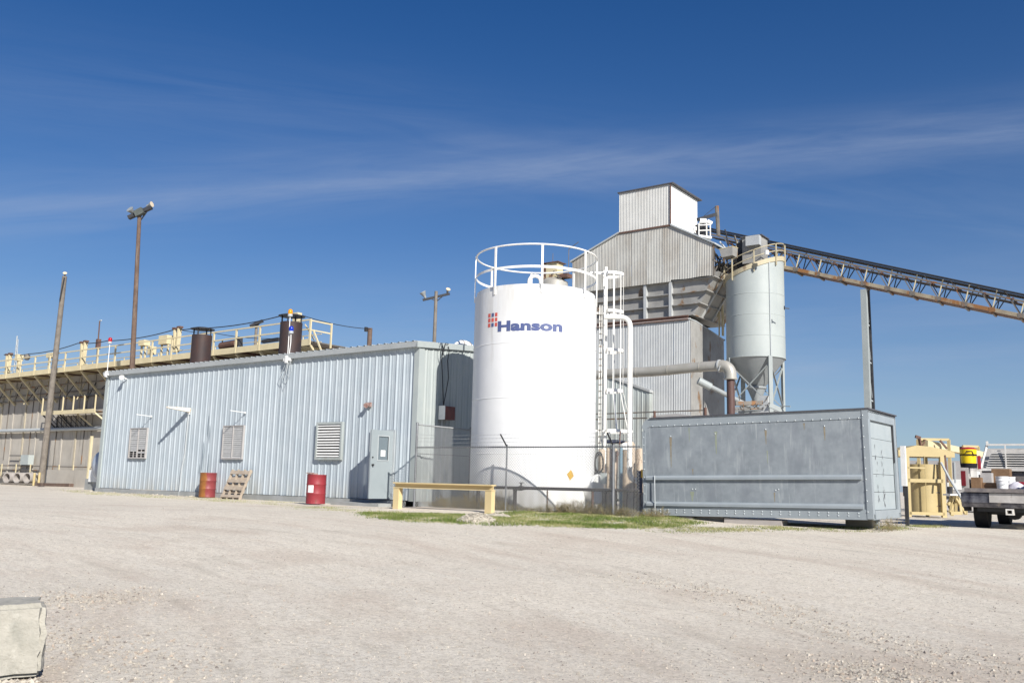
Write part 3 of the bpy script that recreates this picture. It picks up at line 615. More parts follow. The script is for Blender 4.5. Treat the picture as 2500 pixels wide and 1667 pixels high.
# company name and 3x3 emblem, wrapped on the shell
def wrap(me, x0, z0, off):
    for v in me.vertices:
        s_ = x0+v.co.x; th = face+s_/TR; v.co = (TX+(TR+off)*math.cos(th), TY+(TR+off)*math.sin(th), z0+v.co.y)
def sx(px_):    # arc distance from the facing line for a photo column, near row 790
    e = (px_-1303.6)/151.3; return TR*math.asin(max(-1, min(1, e)))
cu = bpy.data.curves.new('lettering', 'FONT'); cu.body = 'Hanson'; cu.size = 1; cu.offset = .050; cu.resolution_u = 4; cu.space_character = 1.03
to = bpy.data.objects.new('lettering', cu); col.objects.link(to); bpy.context.view_layer.update()
me = bpy.data.meshes.new_from_object(to.evaluated_get(bpy.context.evaluated_depsgraph_get())); bpy.data.objects.remove(to)
bm = bmesh.new(); bm.from_mesh(me)
xs_ = [v.co.x for v in bm.verts]; ysv = [v.co.y for v in bm.verts]; xa, xb, ya, yb_ = min(xs_), max(xs_), min(ysv), max(ysv)
W_ = sx(1366.5)-sx(1215.5); H_ = .305
for v in bm.verts: v.co.x = (v.co.x-xa)/(xb-xa)*W_; v.co.y = (v.co.y-ya)/(yb_-ya)*H_
for k in range(1, 30): bmesh.ops.bisect_plane(bm, geom=bm.verts[:]+bm.edges[:]+bm.faces[:], plane_co=(W_*k/30, 0, 0), plane_no=(1, 0, 0))
bm.to_mesh(me); bm.free()
wrap(me, sx(1215.5), 4.895, .005); me.materials.clear(); me.materials.append(MATS['logo_blue'])
for v in me.vertices: v.co -= Vector((TX, TY, 0))
o = bpy.data.objects.new('lettering', me); col.objects.link(o); o.parent = T
for r_, cs in enumerate(('rbr', 'rrr', 'rbr')):
    for k, ch in enumerate(cs):
        m = MB(); a = sx(1191.5+k*8.3); b = sx(1191.5+k*8.3+5.8); z1_ = 5.455-r_*.142; z0_ = z1_-.108
        q = []
        for s_ in (a, (a+b)/2, b):
            th = face+s_/TR
            for z in (z0_, z1_): q.append((TX+(TR+.005)*math.cos(th), TY+(TR+.005)*math.sin(th), z))
        m.add(q, [(0, 2, 3, 1), (2, 4, 5, 3)]); m.build('emblem_square', 'logo_red' if ch == 'r' else 'logo_blue', T)
m = MB(); q = []
for px_, py_ in ((1389.5, 1173), (1381.5, 1157), (1391.5, 1145.5), (1398.5, 1161.5)):
    th = face+sx(px_)/TR; X, Y = TX+(TR+.006)*math.cos(th), TY+(TR+.006)*math.sin(th); q.append((X, Y, zat(py_, X, Y)))
m.add(q, [(0, 1, 2, 3)]); m.build('hazard_diamond', 'gold', T)
mk('faded_patch', (.76, .66, .58), (.80, .76, .70), 5, .5, contrast=(.4, .6))
m = MB(); q = []; ng = 8
for j in range(ng+1):
    for i in range(ng+1):
        u_ = sx(1398)+(sx(1428)-sx(1398))*i/ng; th = face+u_/TR; q.append((TX+(TR+.004)*math.cos(th), TY+(TR+.004)*math.sin(th), 3.42+.42*j/ng))
m.add(q, [(j*(ng+1)+i, j*(ng+1)+i+1, (j+1)*(ng+1)+i+1, (j+1)*(ng+1)+i) for j in range(ng) for i in range(ng) if mn0(i, j)]); m.build('faded_patch', 'faded_patch', T, thick=0)
a = face+R(62); c_, s_ = math.cos(a), math.sin(a)
m = MB(); P0 = Vector((TX+(TR-.1)*c_, TY+(TR-.1)*s_, .62)); P1 = Vector((TX+(TR+.22)*c_, TY+(TR+.22)*s_, .62)); m.cyl(P0, P1, .34, 32); m.cyl(P1, P1+Vector((c_, s_, 0))*.05, .41, 32); m.build('manway', 'white_tank', T, smooth=40)
# caged ladder beside the tank
LD = 27.0
rr_ = Vector((RT.x, RT.y, 0)).normalized(); ff_ = Vector((FW.x, FW.y, 0)).normalized()
L0 = dep(1476.5, 900, LD); L0.z = 0
T = thing('caged_ladder', 'tall white ladder with a safety cage at the right side of the white tank', 'ladder', L0)
ztop = zat(664, L0.x, L0.y)
m = MB()
for s_, w_ in ((-.22, .045), (.22, .045)):
    m = MB(); b = L0+ff_*s_; m.bar((b.x, b.y, -.05), (b.x, b.y, ztop+.1), .075, .03, ff_); m.build('ladder_rail', 'white_paint', T)
m0 = None
z = .4
while z < ztop:
    if m0 is None: m = MB(); m.cyl(ff_*-.22, ff_*.22, .012, 6); m0 = m.build('rung', 'white_paint', T, local=True); m0.location = (0, 0, z)
    else: inst(m0, T, (0, 0, z))
    z += .3
def hoop(z, dep_, wid, label=None):
    n_ = 18; pts = [L0+ff_*(-.22)+Vector((0, 0, z))]
    for i in range(n_+1):
        a = -math.pi/2+math.pi*i/n_; pts.append(L0+rr_*(.05+dep_*math.cos(a))+ff_*(wid*math.sin(a))+Vector((0, 0, z)))
    pts.append(L0+ff_*.22+Vector((0, 0, z))); m = MB()
    for p_, q_ in zip(pts, pts[1:]): m.bar(p_, q_, .012, .085)
    m.build('cage_hoop', 'white_paint', T)
hz = [zat(py_, L0.x+rr_.x*.3, L0.y+rr_.y*.3) for py_ in (671, 763, 857, 955, 1053)]
for z in hz[:4]: hoop(z, .50, .36)
hoop(hz[4], .78, .50)
for k, a in enumerate((-70, -38, -5, 28, 60)):
    a = R(a); m = MB(); p_ = L0+rr_*(.05+.49*math.cos(a))+ff_*(.35*math.sin(a)); q_ = L0+rr_*(.05+.77*math.cos(a))+ff_*(.49*math.sin(a))
    m.bar(p_+Vector((0, 0, hz[3])), p_+Vector((0, 0, hz[0])), .05, .01, (p_-L0)); m.bar(q_+Vector((0, 0, hz[4])), p_+Vector((0, 0, hz[3])), .05, .01, (p_-L0)); m.build('cage_bar', 'white_paint', T)
m = MB()
for z in (ztop-.05, zat(765, L0.x, L0.y), zat(1052, L0.x, L0.y)): m.bar(L0-rr_*.30+Vector((0, 0, z)), L0+Vector((0, 0, z)), .05, .05)
m.bar(L0-rr_*.45+ff_*.1+Vector((0, 0, ztop)), L0+ff_*.1+Vector((0, 0, ztop)), .04, .04); m.build('standoff', 'white_paint', T)
T = thing('level_gauge', 'pair of thin rust-flecked white tubes between the tank and the ladder', 'gauge', (L0.x, L0.y, 0))
for px_ in (1463, 1468.5):
    b = dep(px_, 900, 26.9); m = MB(); m.tube([(b.x, b.y, .3), (b.x, b.y, zat(745, b.x, b.y))], .014, 6); m.build('gauge_tube', 'white_paint', T)
b = dep(1465.7, 900, 26.88); cl = None
for k in range(28):
    if cl is None: m = MB(); m.bx((-.03, -.02, 0), (.03, .02, .025)); cl = m.build('clip', 'conv_steel', T, local=True); cl.location = (b.x-L0.x, b.y-L0.y, .6)
    else: inst(cl, T, (b.x-L0.x, b.y-L0.y, .6+k*.19))
# white pipe with elbows
b = dep(1538, 900, 26.0); b.z = 0; zt = zat(775, b.x, b.y); zb = zat(1178, b.x, b.y); pts = [b-rr_*.75+Vector((0, 0, zt)), b-rr_*.25+Vector((0, 0, zt))]
for i in range(1, 7): a = math.pi/2*i/6; pts.append(b-rr_*.25+rr_*.25*math.sin(a)+Vector((0, 0, zt-.25+.25*math.cos(a))))
pts.append(b+Vector((0, 0, zb+.3)))
for i in range(1, 7): a = math.pi/2*i/6; pts.append(b+rr_*.25*(1-math.cos(a))+Vector((0, 0, zb+.3-.25*math.sin(a))))
pts.append(b+rr_*.45+Vector((0, 0, zb+.05)))
T = thing('fill_pipe', 'thick white pipe with an elbow at top and bottom, right of the caged ladder', 'pipe', b)
m = MB(); m.tube(pts, .072, 14); m.build('pipe', 'white_paint', T, smooth=50)
m = MB(); m.cyl(b+rr_*.40+Vector((0, 0, zb+.05)), b+rr_*.48+Vector((0, 0, zb+.05)), .12, 16); m.cyl(b+Vector((0, 0, zb+.42)), b+Vector((0, 0, zb+.47)), .09, 16); m.build('flange', 'white_paint', T, smooth=40)

# ------------------------------------------------------------------ chain link fence
def chain(mb, O, U, L, z0, z1, tan=.0044, pitch=.062, outn=None):
    """woven diamonds: straight runs at 45 degrees both ways"""
    O = Vector(O); U = Vector(U); H = z1-z0; Nn = U.cross(Vector((0, 0, 1)))
    for sgn in (1, -1):
        u = -H
        while u < L+H:
            a, b = (u, z0), (u+H, z1)
            if sgn < 0: a, b = (u+H, z0), (u, z1)
            (ua, za), (ub, zb_) = a, b
            def clip(ua, za, ub, zb_):
                if ub == ua: return None
                lo, hi = 0., 1.; d = ub-ua
                for lim, s_ in ((0, 1), (L, -1)):
                    t_ = (lim-ua)/d
                    if d*s_ > 0: lo = max(lo, t_)
                    else: hi = min(hi, t_)
                if hi <= lo: return None
                return ua+d*lo, za+(zb_-za)*lo, ua+d*hi, za+(zb_-za)*hi
            r_ = clip(ua, za, ub, zb_)
            if r_ and abs(r_[2]-r_[0]) > .02:
                p_ = O+U*r_[0]; q_ = O+U*r_[2]; p_.z = r_[1]; q_.z = r_[3]; p_ = p_+Nn*.003*sgn; q_ = q_+Nn*.003*sgn
                mb.cyl(p_, q_, tan, 3, caps=False)
            u += pitch*1.25
FY = -1.3; p0 = at(1011, 1236, 'y', FY); FX0 = p0.x; FX1 = 8.42
T = thing('chain_link_fence', 'chain link fence with barbed wire arms standing in front of the white tank', 'fence', (FX0, FY, 0))
FT = 1.70
def post(T, x, y, z0, z1, r_=.03, name='fence_post'): m = MB(); m.cyl((x, y, z0), (x, y, z1), r_, 10); m.lathe((x, y, z1), [(r_*1.2, -.03), (r_*1.1, .02), (.001, .04)], 10); return m.build(name, 'fence_steel', T, smooth=40)
fposts = [at(1235, 1200, 'y', FY).x, at(1497, 1200, 'y', FY).x]
post(T, FX0, FY, -.1, 2.36, .035)
for k, x_ in enumerate(fposts): post(T, x_, FY, -.15, FT+.01, .024 if k == 0 else .04)
m = MB(); m.tube([(FX0, FY, FT-.03), (FX1, FY, FT-.03)], .018, 8); m.build('top_rail', 'fence_steel', T, smooth=50)
m = MB(); chain(m, (FX0, FY-.02, 0), (1, 0, 0), FX1-FX0, .0, FT+.02); m.build('chain_mesh', 'wire', T, thick=0)
for x_ in fposts[:2]:
    m = MB(); m.bar((x_, FY, FT-.02), (x_-.02, FY-.28, FT+.30), .035, .02); m.build('wire_arm', 'dark_steel', T)
m = MB()
for k, (dy, dz_) in enumerate(((-.09, .10), (-.18, .20), (-.27, .29))):
    pts = [Vector((FX0, FY+dy*.2, FT+dz_+.05))]
    for x_ in fposts: pts += [Vector(((pts[-1].x+x_)/2, FY+dy, FT+dz_-.02)), Vector((x_, FY+dy, FT+dz_))]
    pts.append(Vector((FX1, FY+dy*.5, FT+dz_)))
    m.tube(pts, .0035, 4)
    for i in range(60):
        x_ = FX0+(FX1-FX0)*i/60; m.cyl((x_, FY+dy-.015, FT+dz_-.02), (x_+.01, FY+dy+.015, FT+dz_+.015), .003, 3, caps=False)
m.build('barbed_wire', 'wire', T, thick=0)
T = thing('tall_fence_panel', 'taller chain link panel running back beside the gable wall', 'fence', (FX0, FY, 0))
Ud = Vector((.10, 1, 0)).normalized(); TL = 2.2
m = MB(); chain(m, (FX0, FY+.05, 0), Ud, TL, .02, 2.34); m.build('chain_mesh', 'wire', T, thick=0)
m = MB(); m.tube([(FX0, FY, 2.33), (FX0+Ud.x*TL, FY+Ud.y*TL, 2.30)], .022, 8); m.build('top_rail', 'wire', T, smooth=50)
post(T, FX0+Ud.x*TL, FY+Ud.y*TL, -.1, 2.36, .03)
m = MB(); m.tube([(FX0, FY, 1.5), (FX0+Ud.x*TL, FY+Ud.y*TL, 1.5)], .012, 6); m.build('mid_rail', 'fence_steel', T)

# ------------------------------------------------------------------ bench rail and black pipe
BY = -2.35; a = at(966, 1178, 'y', BY); b = at(1206, 1183, 'y', BY); bz = (a.z+b.z)/2+.01
T = thing('yellow_guard_rail', 'pale yellow steel guard rail on two posts in front of the chain link fence', 'guard rail', (a.x, BY, 0))
m = MB(); m.bx((a.x, BY-.11, bz-.035), (b.x, BY+.09, bz)); m.bx((a.x, BY-.02, bz-.13), (b.x, BY+.0, bz-.036)); m.bx((a.x, BY-.10, bz-.155), (b.x, BY+.08, bz-.131)); m.build('beam', 'bench_yellow', T)
for x_ in (a.x+.01, b.x-.21): m = MB(); m.bx((x_, BY-.09, -.3), (x_+.2, BY+.07, bz-.156)); m.build('post', 'bench_yellow', T)
PY = -1.12; P0x = at(1160, 1195, 'y', PY).x; P1x = 8.30
T = thing('black_pipeline', 'black steel pipe on short legs running behind the chain link fence', 'pipe', (P0x, PY, 0)); pz = .60
m = MB(); m.tube([(P0x, PY, pz), (P1x, PY, pz+.02)], .042, 12); m.build('pipe', 'black_pipe', T, smooth=50)
for px_, r_ in ((1167, .05), (1257, .05), (1475, .055)): x_ = at(px_, 1220, 'y', PY).x; m = MB(); m.cyl((x_, PY, -.15), (x_, PY, pz), r_, 12); m.lathe((x_, PY, 0), [(r_*1.3, pz-.08), (r_*1.3, pz-.02)], 12); m.build('leg', 'black_pipe', T, smooth=40)
x_ = at(1336, 1220, 'y', PY).x; m = MB(); m.cyl((x_, PY, -.15), (x_, PY, pz), .022, 8); m.build('leg', 'conv_steel', T)
x_ = at(1272, 1190, 'y', PY).x; m = MB(); m.cyl((x_-.06, PY, pz), (x_+.06, PY, pz), .065, 14); m.cyl((x_, PY, pz), (x_, PY, pz+.14), .022, 8); m.cyl((x_-.07, PY, pz+.14), (x_+.07, PY, pz+.145), .012, 6); m.cyl((x_, PY-.07, pz+.14), (x_, PY+.07, pz+.145), .012, 6); m.build('valve', 'black_pipe', T, smooth=40)
x_ = at(1447, 1190, 'y', PY).x; m = MB(); m.cyl((x_, PY, pz), (x_, PY, -.1), .03, 10); m.build('leg', 'rust_steel', T)

# ------------------------------------------------------------------ clutter between tank and grey box
def tall(name, px_, D, w_, y1, mat, label, cat, n_=14, base=-.05, cap=True):
    b = dep(px_, 1150, D); r_ = w_/2/FPX*D; zt = zat(y1, b.x, b.y); T = thing(name, label, cat, (b.x, b.y, base))
    m = MB(); m.lathe((b.x, b.y, 0), [(r_, base), (r_, zt)]+([(r_*.7, zt+r_*.5), (.001, zt+r_*.6)] if cap else [(.001, zt)]), n_); m.build('shell', mat, T, smooth=40); return T, b, r_, zt
for k, (px_, w_, y1, lab) in enumerate(((1469, 15, 1100, 'tan pressure vessel closest to the white tank, leftmost behind the fence'), (1487, 14, 1096, 'tan pressure vessel half hidden by the white ladder rail'), (1501, 13, 1098, 'slim tan pressure vessel just left of the teal pipe'), (1535, 32, 1086, 'widest tan pressure vessel behind the thick white pipe'), (1562, 22, 1100, 'tan pressure vessel next to the big grey box'))):
    tall('pressure_vessel', px_, 26.2+.25*k, w_, y1, 'tan_paint', lab, 'tank', 18)
    b = dep(px_, 1150, 26.2+.25*k)
tall('teal_pipe', 1516, 25.6, 8, 1092, 'teal_pipe', 'upright teal pipe among the tan vessels behind the fence', 'pipe', 10, cap=False)
for px_, y1, y2, lab in ((1505, 1100, 1245, 'thin rusty pipe left of the upright teal pipe'), (1547, 1130, 1250, 'rusty pipe standing before the widest tan vessel'), (1530, 1190, 1250, 'short rusty pipe stub under the black pipeline'), (1512, 1052, 1090, 'orange rusty pipe stub under the ladder cage')):
    b = dep(px_, 1200, 25.1); m = MB(); m.tube([(b.x, b.y, zat(y2, b.x, b.y)), (b.x+.02, b.y, zat(y1, b.x, b.y))], .018, 7); tag1(m.build('rusty_pipe', 'rust_steel'), lab, 'pipe')
T = thing('pump_unit', 'dark coiled hose and pump parts beside the base of the caged ladder', 'pump', dep(1463, 1130, 26))
b = dep(1463, 1130, 25.9); m = MB()
for k in range(4): m.tube([b+rr_*(.12*math.cos(a_*.524))+Vector((0, 0, (.24+.03*k)*math.sin(a_*.524)))+ff_*.04*k for a_ in range(12)], .018, 6, True)
m.build('hose', 'cable', T); m = MB(); m.bx(b+Vector((-.1, -.1, -.5)), b+Vector((.1, .1, -.25))); m.build('pump_body', 'dark_steel', T)
b = dep(1476, 1078, 27.4); e = dep(1517, 1078, 27.0); m = MB(); m.bar(b, e, .5, .09); tag1(m.build('canopy_beam', 'navy'), 'short dark navy beam above the tan vessels', 'beam')
b = dep(1528, 1088, 26.4); T = thing('vessel_lamp', 'dented pale metal hood over the widest tan vessel', 'hood', b); m = MB(); m.lathe(b, [(.19, -.12), (.17, 0), (.09, .08), (.001, .1)], 16); m.build('hood', 'galv_white', T, smooth=60)
b = dep(1474, 1165, 25.2); m = MB(); m.bx(b+Vector((-.08, -.04, -.18)), b+Vector((.08, .04, .12))); tag1(m.build('meter_box', 'siding_pale'), 'small grey meter box behind the ladder foot', 'box')
b = dep(1562, 1180, 25.0); m = MB(); m.bx(b+Vector((-.07, -.05, -.25)), b+Vector((.06, .05, .35))); tag1(m.build('control_panel', 'navy'), 'narrow navy control panel beside the grey box', 'panel')
b = dep(1568, 1155, 24.9); m = MB(); m.bx(b+Vector((-.03, -.02, -.12)), b+Vector((.03, .02, .1))); tag1(m.build('warning_tag', 'gold'), 'small yellow tag beside the navy control panel', 'tag')
# creeper on the vessels
m = MB()
for k in range(60):
    b = dep(random.uniform(1490, 1572), random.uniform(1110, 1240), random.uniform(25.4, 25.9)); pts = [b]
    for i in range(5): pts.append(pts[-1]+Vector((random.uniform(-.1, .1), random.uniform(-.03, .03), random.uniform(-.02, .14))))
    m.tube(pts, .006, 4)
tag1(m.build('dead_creeper', 'rust_steel', thick=0), 'bare brown creeper clinging to the tan vessels', 'creeper', None, 'stuff')

# ------------------------------------------------------------------ grey box body
GX1, GY0 = 13.548, -.41; GXL = 5.50; GW = 2.40; GH = 2.35
T = thing('grey_box_body', 'big riveted blue-grey truck box body set on concrete blocks by the fence', 'container', (GX1, GY0, .157))
BOX = T; T.rotation_euler = (R(.25), R(-1.15), R(0))
m = MB(); m.bx((-GXL+.07, .012, .14), (-.13, .06, GH-.2)); m.build('side_sheet', 'box_paint', T, local=True)
m = MB(); rr2 = .22; arc = [(-GXL+rr2-rr2*math.cos(math.pi/2*i/8), 0, GH-rr2+rr2*math.sin(math.pi/2*i/8)) for i in range(9)]
inn = [(-GXL+.09+.14-.14*math.cos(math.pi/2*i/8), 0, GH-.20-.14+.14*math.sin(math.pi/2*i/8)) for i in range(9)]
q = arc+inn; m.add([(x_, 0, z_) for x_, _, z_ in q]+[(x_, .03, z_) for x_, _, z_ in q], [(i, i+1, 9+i+1, 9+i) for i in range(8)]+[(18+i, 18+i+1, i+1, i) for i in range(8)]+[(9+i, 9+i+1, 27+i+1, 27+i) for i in range(8)])
m.bx((-GXL+rr2, 0, GH-.20), (0, .05, GH)); m.build('top_rail', 'box_trim', T, local=True)
m = MB(); m.bx((-GXL, 0, -.02), (-GXL+.09, .05, GH-.30)); m.build('corner_post', 'box_trim', T, local=True)
m = MB(); m.bx((-.125, -.012, -.0), (.0, .10, GH-.001)); m.build('corner_post', 'box_trim', T, local=True)
m = MB(); m.bx((-GXL+.09, -.002, -.02), (-.126, .04, .20)); m.build('bottom_rail', 'box_trim', T, local=True)
for z in (.21, .84):
    m = MB(); m.bx((-GXL+.10, -.05, z), (-.19, .0, z+.055)); m.hexa([(-GXL+.10, -.05, z+.055), (-.19, -.05, z+.055), (-.19, .011, z+.055), (-GXL+.10, .011, z+.055), (-GXL+.10, .0, z+.105), (-.19, .0, z+.105), (-.19, .011, z+.105), (-GXL+.10, .011, z+.105)]); m.build('rub_rail', 'box_trim', T, local=True)
m = MB(); m.prism([(-GXL, .05, -.02), (0, .05, -.02), (0, .05, .1), (-GXL, .05, .1)], (0, GW-.1, 0)); m.bx((-GXL+.02, .05, .1), (-GXL+.06, GW-.05, GH-.22)); m.bx((-GXL, GW-.05, -.02), (0, GW, GH-.03)); m.build('floor_and_far_walls', 'box_trim', T, local=True)
m = MB(); m.bx((-GXL+rr2, .05, GH-.06), (.0, GW, GH)); m.hexa([(-GXL+rr2, -.03, GH+.001), (.03, -.03, GH+.001), (.03, GW+.03, GH+.001), (-GXL+rr2, GW+.03, GH+.001), (-GXL+rr2, -.03, GH+.03), (.03, -.03, GH+.03), (.03, GW+.03, GH+.03), (-GXL+rr2, GW+.03, GH+.03)])
for i in range(8):
    a_, b_ = arc[i], arc[i+1]; m.add([(a_[0], .05, a_[2]), (b_[0], .05, b_[2]), (b_[0], GW, b_[2]), (a_[0], GW, a_[2])], [(0, 1, 2, 3)])
m.build('roof', 'dark_trim', T, local=True)
# door end: frame and five roll-up door panels set back
m = MB(); m.bx((-.05, .10, GH-.22), (0, GW-.1, GH-.001)); m.bx((-.05, .10, 0), (0, .16, GH-.22)); m.bx((-.05, GW-.22, 0), (0, GW-.001, GH-.22)); m.bx((-.05, .16, -.01), (.012, GW-.22, .18)); m.build('door_frame', 'box_trim', T, local=True)
m = MB(); m.bx((-.05, GW-.24, 1.25), (-.012, GW-.221, GH-.24)); m.build('door_track', 'dark_steel', T, local=True)
dz0 = .181; dh = (GH-.22-dz0)/5
for k in range(5): m = MB(); m.bx((-.085, .161, dz0+dh*k+.006), (-.055+random.uniform(-.003, .003), GW-.241, dz0+dh*(k+1)-.003)); m.build('door_panel', 'box_door', T, local=True)
# rivets
m = MB(); m.lathe((0, 0, 0), [(.016, 0), (.013, .010), (.001, .014)], 8); rv = m.build('rivet', 'rivet', T, local=True, smooth=60); first = True
def rivet(x_, y_, z_):
    global first
    if first: rv.location = (x_, y_, z_); rv.rotation_euler = (R(90), 0, 0); first = False
    else: inst(rv, T, (x_, y_, z_), (R(90), 0, 0))
for i in range(26): rivet(-GXL+.3+i*.2, 0, GH-.185)
for i in range(24):
    for dz_ in (.06, .12): rivet(-GXL+.25+i*.215, -.002, dz_)
for i in range(10):
    rivet(-.11, -.012, .15+i*.23); rivet(-GXL+.02+.02, 0, .1+i*.2)
for x_, z_ in ((-4.72, 2.0-.1), (-3.55, 1.93), (-2.3, 1.99), (-.95, 2.02), (-4.1, .62), (-4.17, .62), (-2.05, .62), (-2.12, .60)): rivet(x_, .012, z_)
for x_, z1_, z0_, w_, mt in ((-4.72, 1.88, 1.15, .02, 'rust_stain'), (-4.22, 2.1, 1.75, .012, 'moss_stain'), (-3.53, 1.98, 1.45, .025, 'moss_stain'), (-2.3, 1.97, 1.65, .016, 'rust_stain'), (-.95, 2.0, 1.7, .016, 'rust_stain'), (-4.15, 1.1, .96, .012, 'rust_stain'), (-4.18, .56, .33, .035, 'moss_stain'), (-2.15, .55, .34, .014, 'rust_stain'), (-2.28, 1.5, 1.2, .01, 'moss_stain'), (-1.4, 2.1, 1.95, .012, 'rust_stain')):
    m = MB(); n_ = 6; q = []
    for i in range(n_+1): f = i/n_; ww = w_*1.5*(1-.75*f)*random.uniform(.7, 1.2); zz = z1_+(z0_-z1_)*f; q += [(x_-ww, .0105, zz), (x_+ww, .0105, zz)]
    m.add(q, [(2*i, 2*i+1, 2*i+3, 2*i+2) for i in range(n_)]); m.build('rust_run', mt, T, local=True, thick=0)
m = MB()
for k in range(40):
    yy = .16+random.choice((.5, .58, .98, 1.05, 1.1))+random.uniform(-.05, .05); zz = random.choice((random.uniform(.25, .75), random.uniform(.9, 1.6))); s_ = random.uniform(.012, .045)
    pts = [(-.0545+.003, yy+s_*random.uniform(.3, 1)*math.cos(a_*1.05)*.7, zz+s_*random.uniform(.5, 2.0)*math.sin(a_*1.05)) for a_ in range(6)]
    m.add(pts, [tuple(range(6))])
m.build('peeled_paint', 'dark_trim', T, local=True, thick=0)
# rod, foot, bumper bits
b = at(1600, 1170, 'y', GY0-.06); m = MB(); m.tube([(b.x, GY0-.07, -.12), (b.x-.02, GY0-.07, 1.0)], .014, 6); tag1(m.build('leaning_rod', 'trim_grey'), 'thin grey rod standing against the left of the grey box', 'rod')
for i, (pa, pb_, yt, lab) in enumerate(((1630, 1690, 1260, 'pale concrete block under the left of the grey box'), (1768, 1908, 1264, 'long pale concrete block under the middle of the grey box'), (1700, 1766, 1262, 'shaded concrete block between the two pale ones under the grey box'))):
    y_ = GY0+(.05 if i < 2 else .3); a = at(pa, 1270, 'y', y_); b = at(pb_, 1270, 'y', y_); m = MB(); m.bx((a.x, y_, -.25), (b.x, y_+.4, .02+.02*i)); tag1(m.build('concrete_support', 'concrete_pipe'), lab, 'block')
m = MB(); m.cyl((GX1-.12, GY0+.75, -.2), (GX1-.12, GY0+.75, .15), .05, 10); tag1(m.build('support_leg', 'box_trim'), 'short steel leg under the door end of the grey box', 'leg')
for k, (y_, lab) in enumerate(((1.4, 'hidden concrete block under the door end of the grey box'),)): m = MB(); m.bx((GX1-1.0, GY0+y_, -.25), (GX1-.4, GY0+y_+.4, .14)); tag1(m.build('concrete_support', 'concrete'), lab, 'block')
b = dep(2205, 1140, 22.2); m = MB(); m.bx((b.x-.055, b.y, zat(1186, b.x, b.y)), (b.x+.055, b.y+.12, zat(1088, b.x, b.y))); tag1(m.build('white_sign_board', 'white_plain'), 'narrow white board on a dark post behind the grey box', 'board')
m = MB(); m.bx((b.x-.01, b.y+.02, -.2), (b.x+.07, b.y+.10, zat(1186, b.x, b.y))); tag1(m.build('dark_post', 'dark_steel'), 'dark post under the narrow white board', 'post')

# ------------------------------------------------------------------ plant tower
TY0 = 29.2
def tp(px_, py_): return at(px_, py_, 'y', TY0)
T = thing('plant_tower', 'tall corrugated metal batching tower with a small box penthouse behind the white tank', 'tower', (-1, TY0, 0)); TW = T
def sine(u0, u1, pitch=.11, h=.014, k=6):
    n_ = max(2, int((u1-u0)/pitch*k)); return [(u0+(u1-u0)*i/n_, h*math.sin(2*math.pi*(u1-u0)*i/n_/pitch)) for i in range(n_+1)]
pl, pr_ = tp(1511.5, 520), tp(1637.5, 500); zpl, zpr = tp(1511.5, 472).z, tp(1637.5, 450.5).z
zpb_l, zpb_r = tp(1511.5, 569).z, tp(1637.5, 551).z
PX0, PX1 = pl.x, pr_.x; PD = at(1701.5, 500, 'x', PX1).y
m = MB(); zp = (zpl+zpr)/2; zb_ = (zpb_l+zpb_r)/2
m.corr((0, TY0, 0), (1, 0, 0), (0, -1, 0), sine(PX0, PX1), lambda u: zb_, lambda u: zp); m.build('penthouse_front', 'galv_pale', T, smooth=60, thick=0)
m = MB(); m.corr((PX1, TY0, 0), (0, 1, 0), (1, 0, 0), sine(0, PD-TY0), lambda u: zb_-1.6, lambda u: zp-.02-.0*u); m.build('penthouse_side', 'galv_white', T, smooth=60, thick=0)
m = MB(); m.bx((PX0, TY0+.03, zb_-1.4), (PX0+.05, PD, zp-.05)); m.bx((PX0, PD-.05, zb_-1.4), (PX1-.03, PD, zp-.05)); m.build('penthouse_back', 'galv', T)
m = MB(); m.bx((PX0-.08, TY0-.10, zp), (PX1+.22, PD+.35, zp+.07)); m.build('penthouse_roof', 'dark_trim', T)
m = MB(); m.bar((PX1+.0, TY0-.03, zb_), (PX1+.0, TY0-.03, zp), .09, .05); m.bar((PX0, TY0-.05, zb_), (PX1, TY0-.05, zb_), .05, .09); m.build('edge_flashing', 'rust_steel', T)
# wide body with sloped shoulders
wl = tp(1397, 680); wr = tp(1741.5, 640); zwl = tp(1397, 641).z; zwr = tp(1741.5, 596.5).z
zbl = tp(1523, 701).z; zbr = tp(1740, 672).z; xs_m = tp(1637, 686).x
def wtop(x_):
    if x_ < PX0: return zwl+(zpb_l-zwl)*(x_-wl.x)/(PX0-wl.x)
    if x_ < PX1: return zb_
    return zb_+(zwr-zb_)*(x_-PX1)/(wr.x-PX1)
WD = TY0+5.2
x_ = wl.x
nseg = 9
for k in range(nseg):
    a, b = wl.x+(wr.x-wl.x)*k/nseg, wl.x+(wr.x-wl.x)*(k+1)/nseg
    m = MB(); m.corr((0, TY0-.004*(k % 2), 0), (1, 0, 0), (0, -1, 0), sine(a, b), lambda u: zbl if u < xs_m else zbr+.02*math.sin(u*3), lambda u: wtop(u)); m.build('corrugated_sheet', 'galv', T, smooth=60, thick=0)
m = MB(); m.bx((wl.x, TY0+.03, zbl), (wl.x+.04, WD, zwl)); m.bx((wl.x, WD-.05, zbl), (wr.x, WD, zwr)); m.build('far_walls', 'galv', T)
m = MB()
for xa, za, xb, zb2 in ((wl.x-.12, zwl-.0, PX0, zpb_l-.05), (PX1, zb_-.02, wr.x+.15, zwr-.02)):
    m.hexa([(xa, TY0-.12, za), (xb, TY0-.12, zb2), (xb, WD, zb2), (xa, WD, za), (xa, TY0-.12, za+.10), (xb, TY0-.12, zb2+.10), (xb, WD, zb2+.10), (xa, WD, za+.10)])
m.bx((PX0, PD, zb_-.1), (PX1, WD, zb_)); m.build('shoulder_roof', 'trim_grey', T)
m = MB()
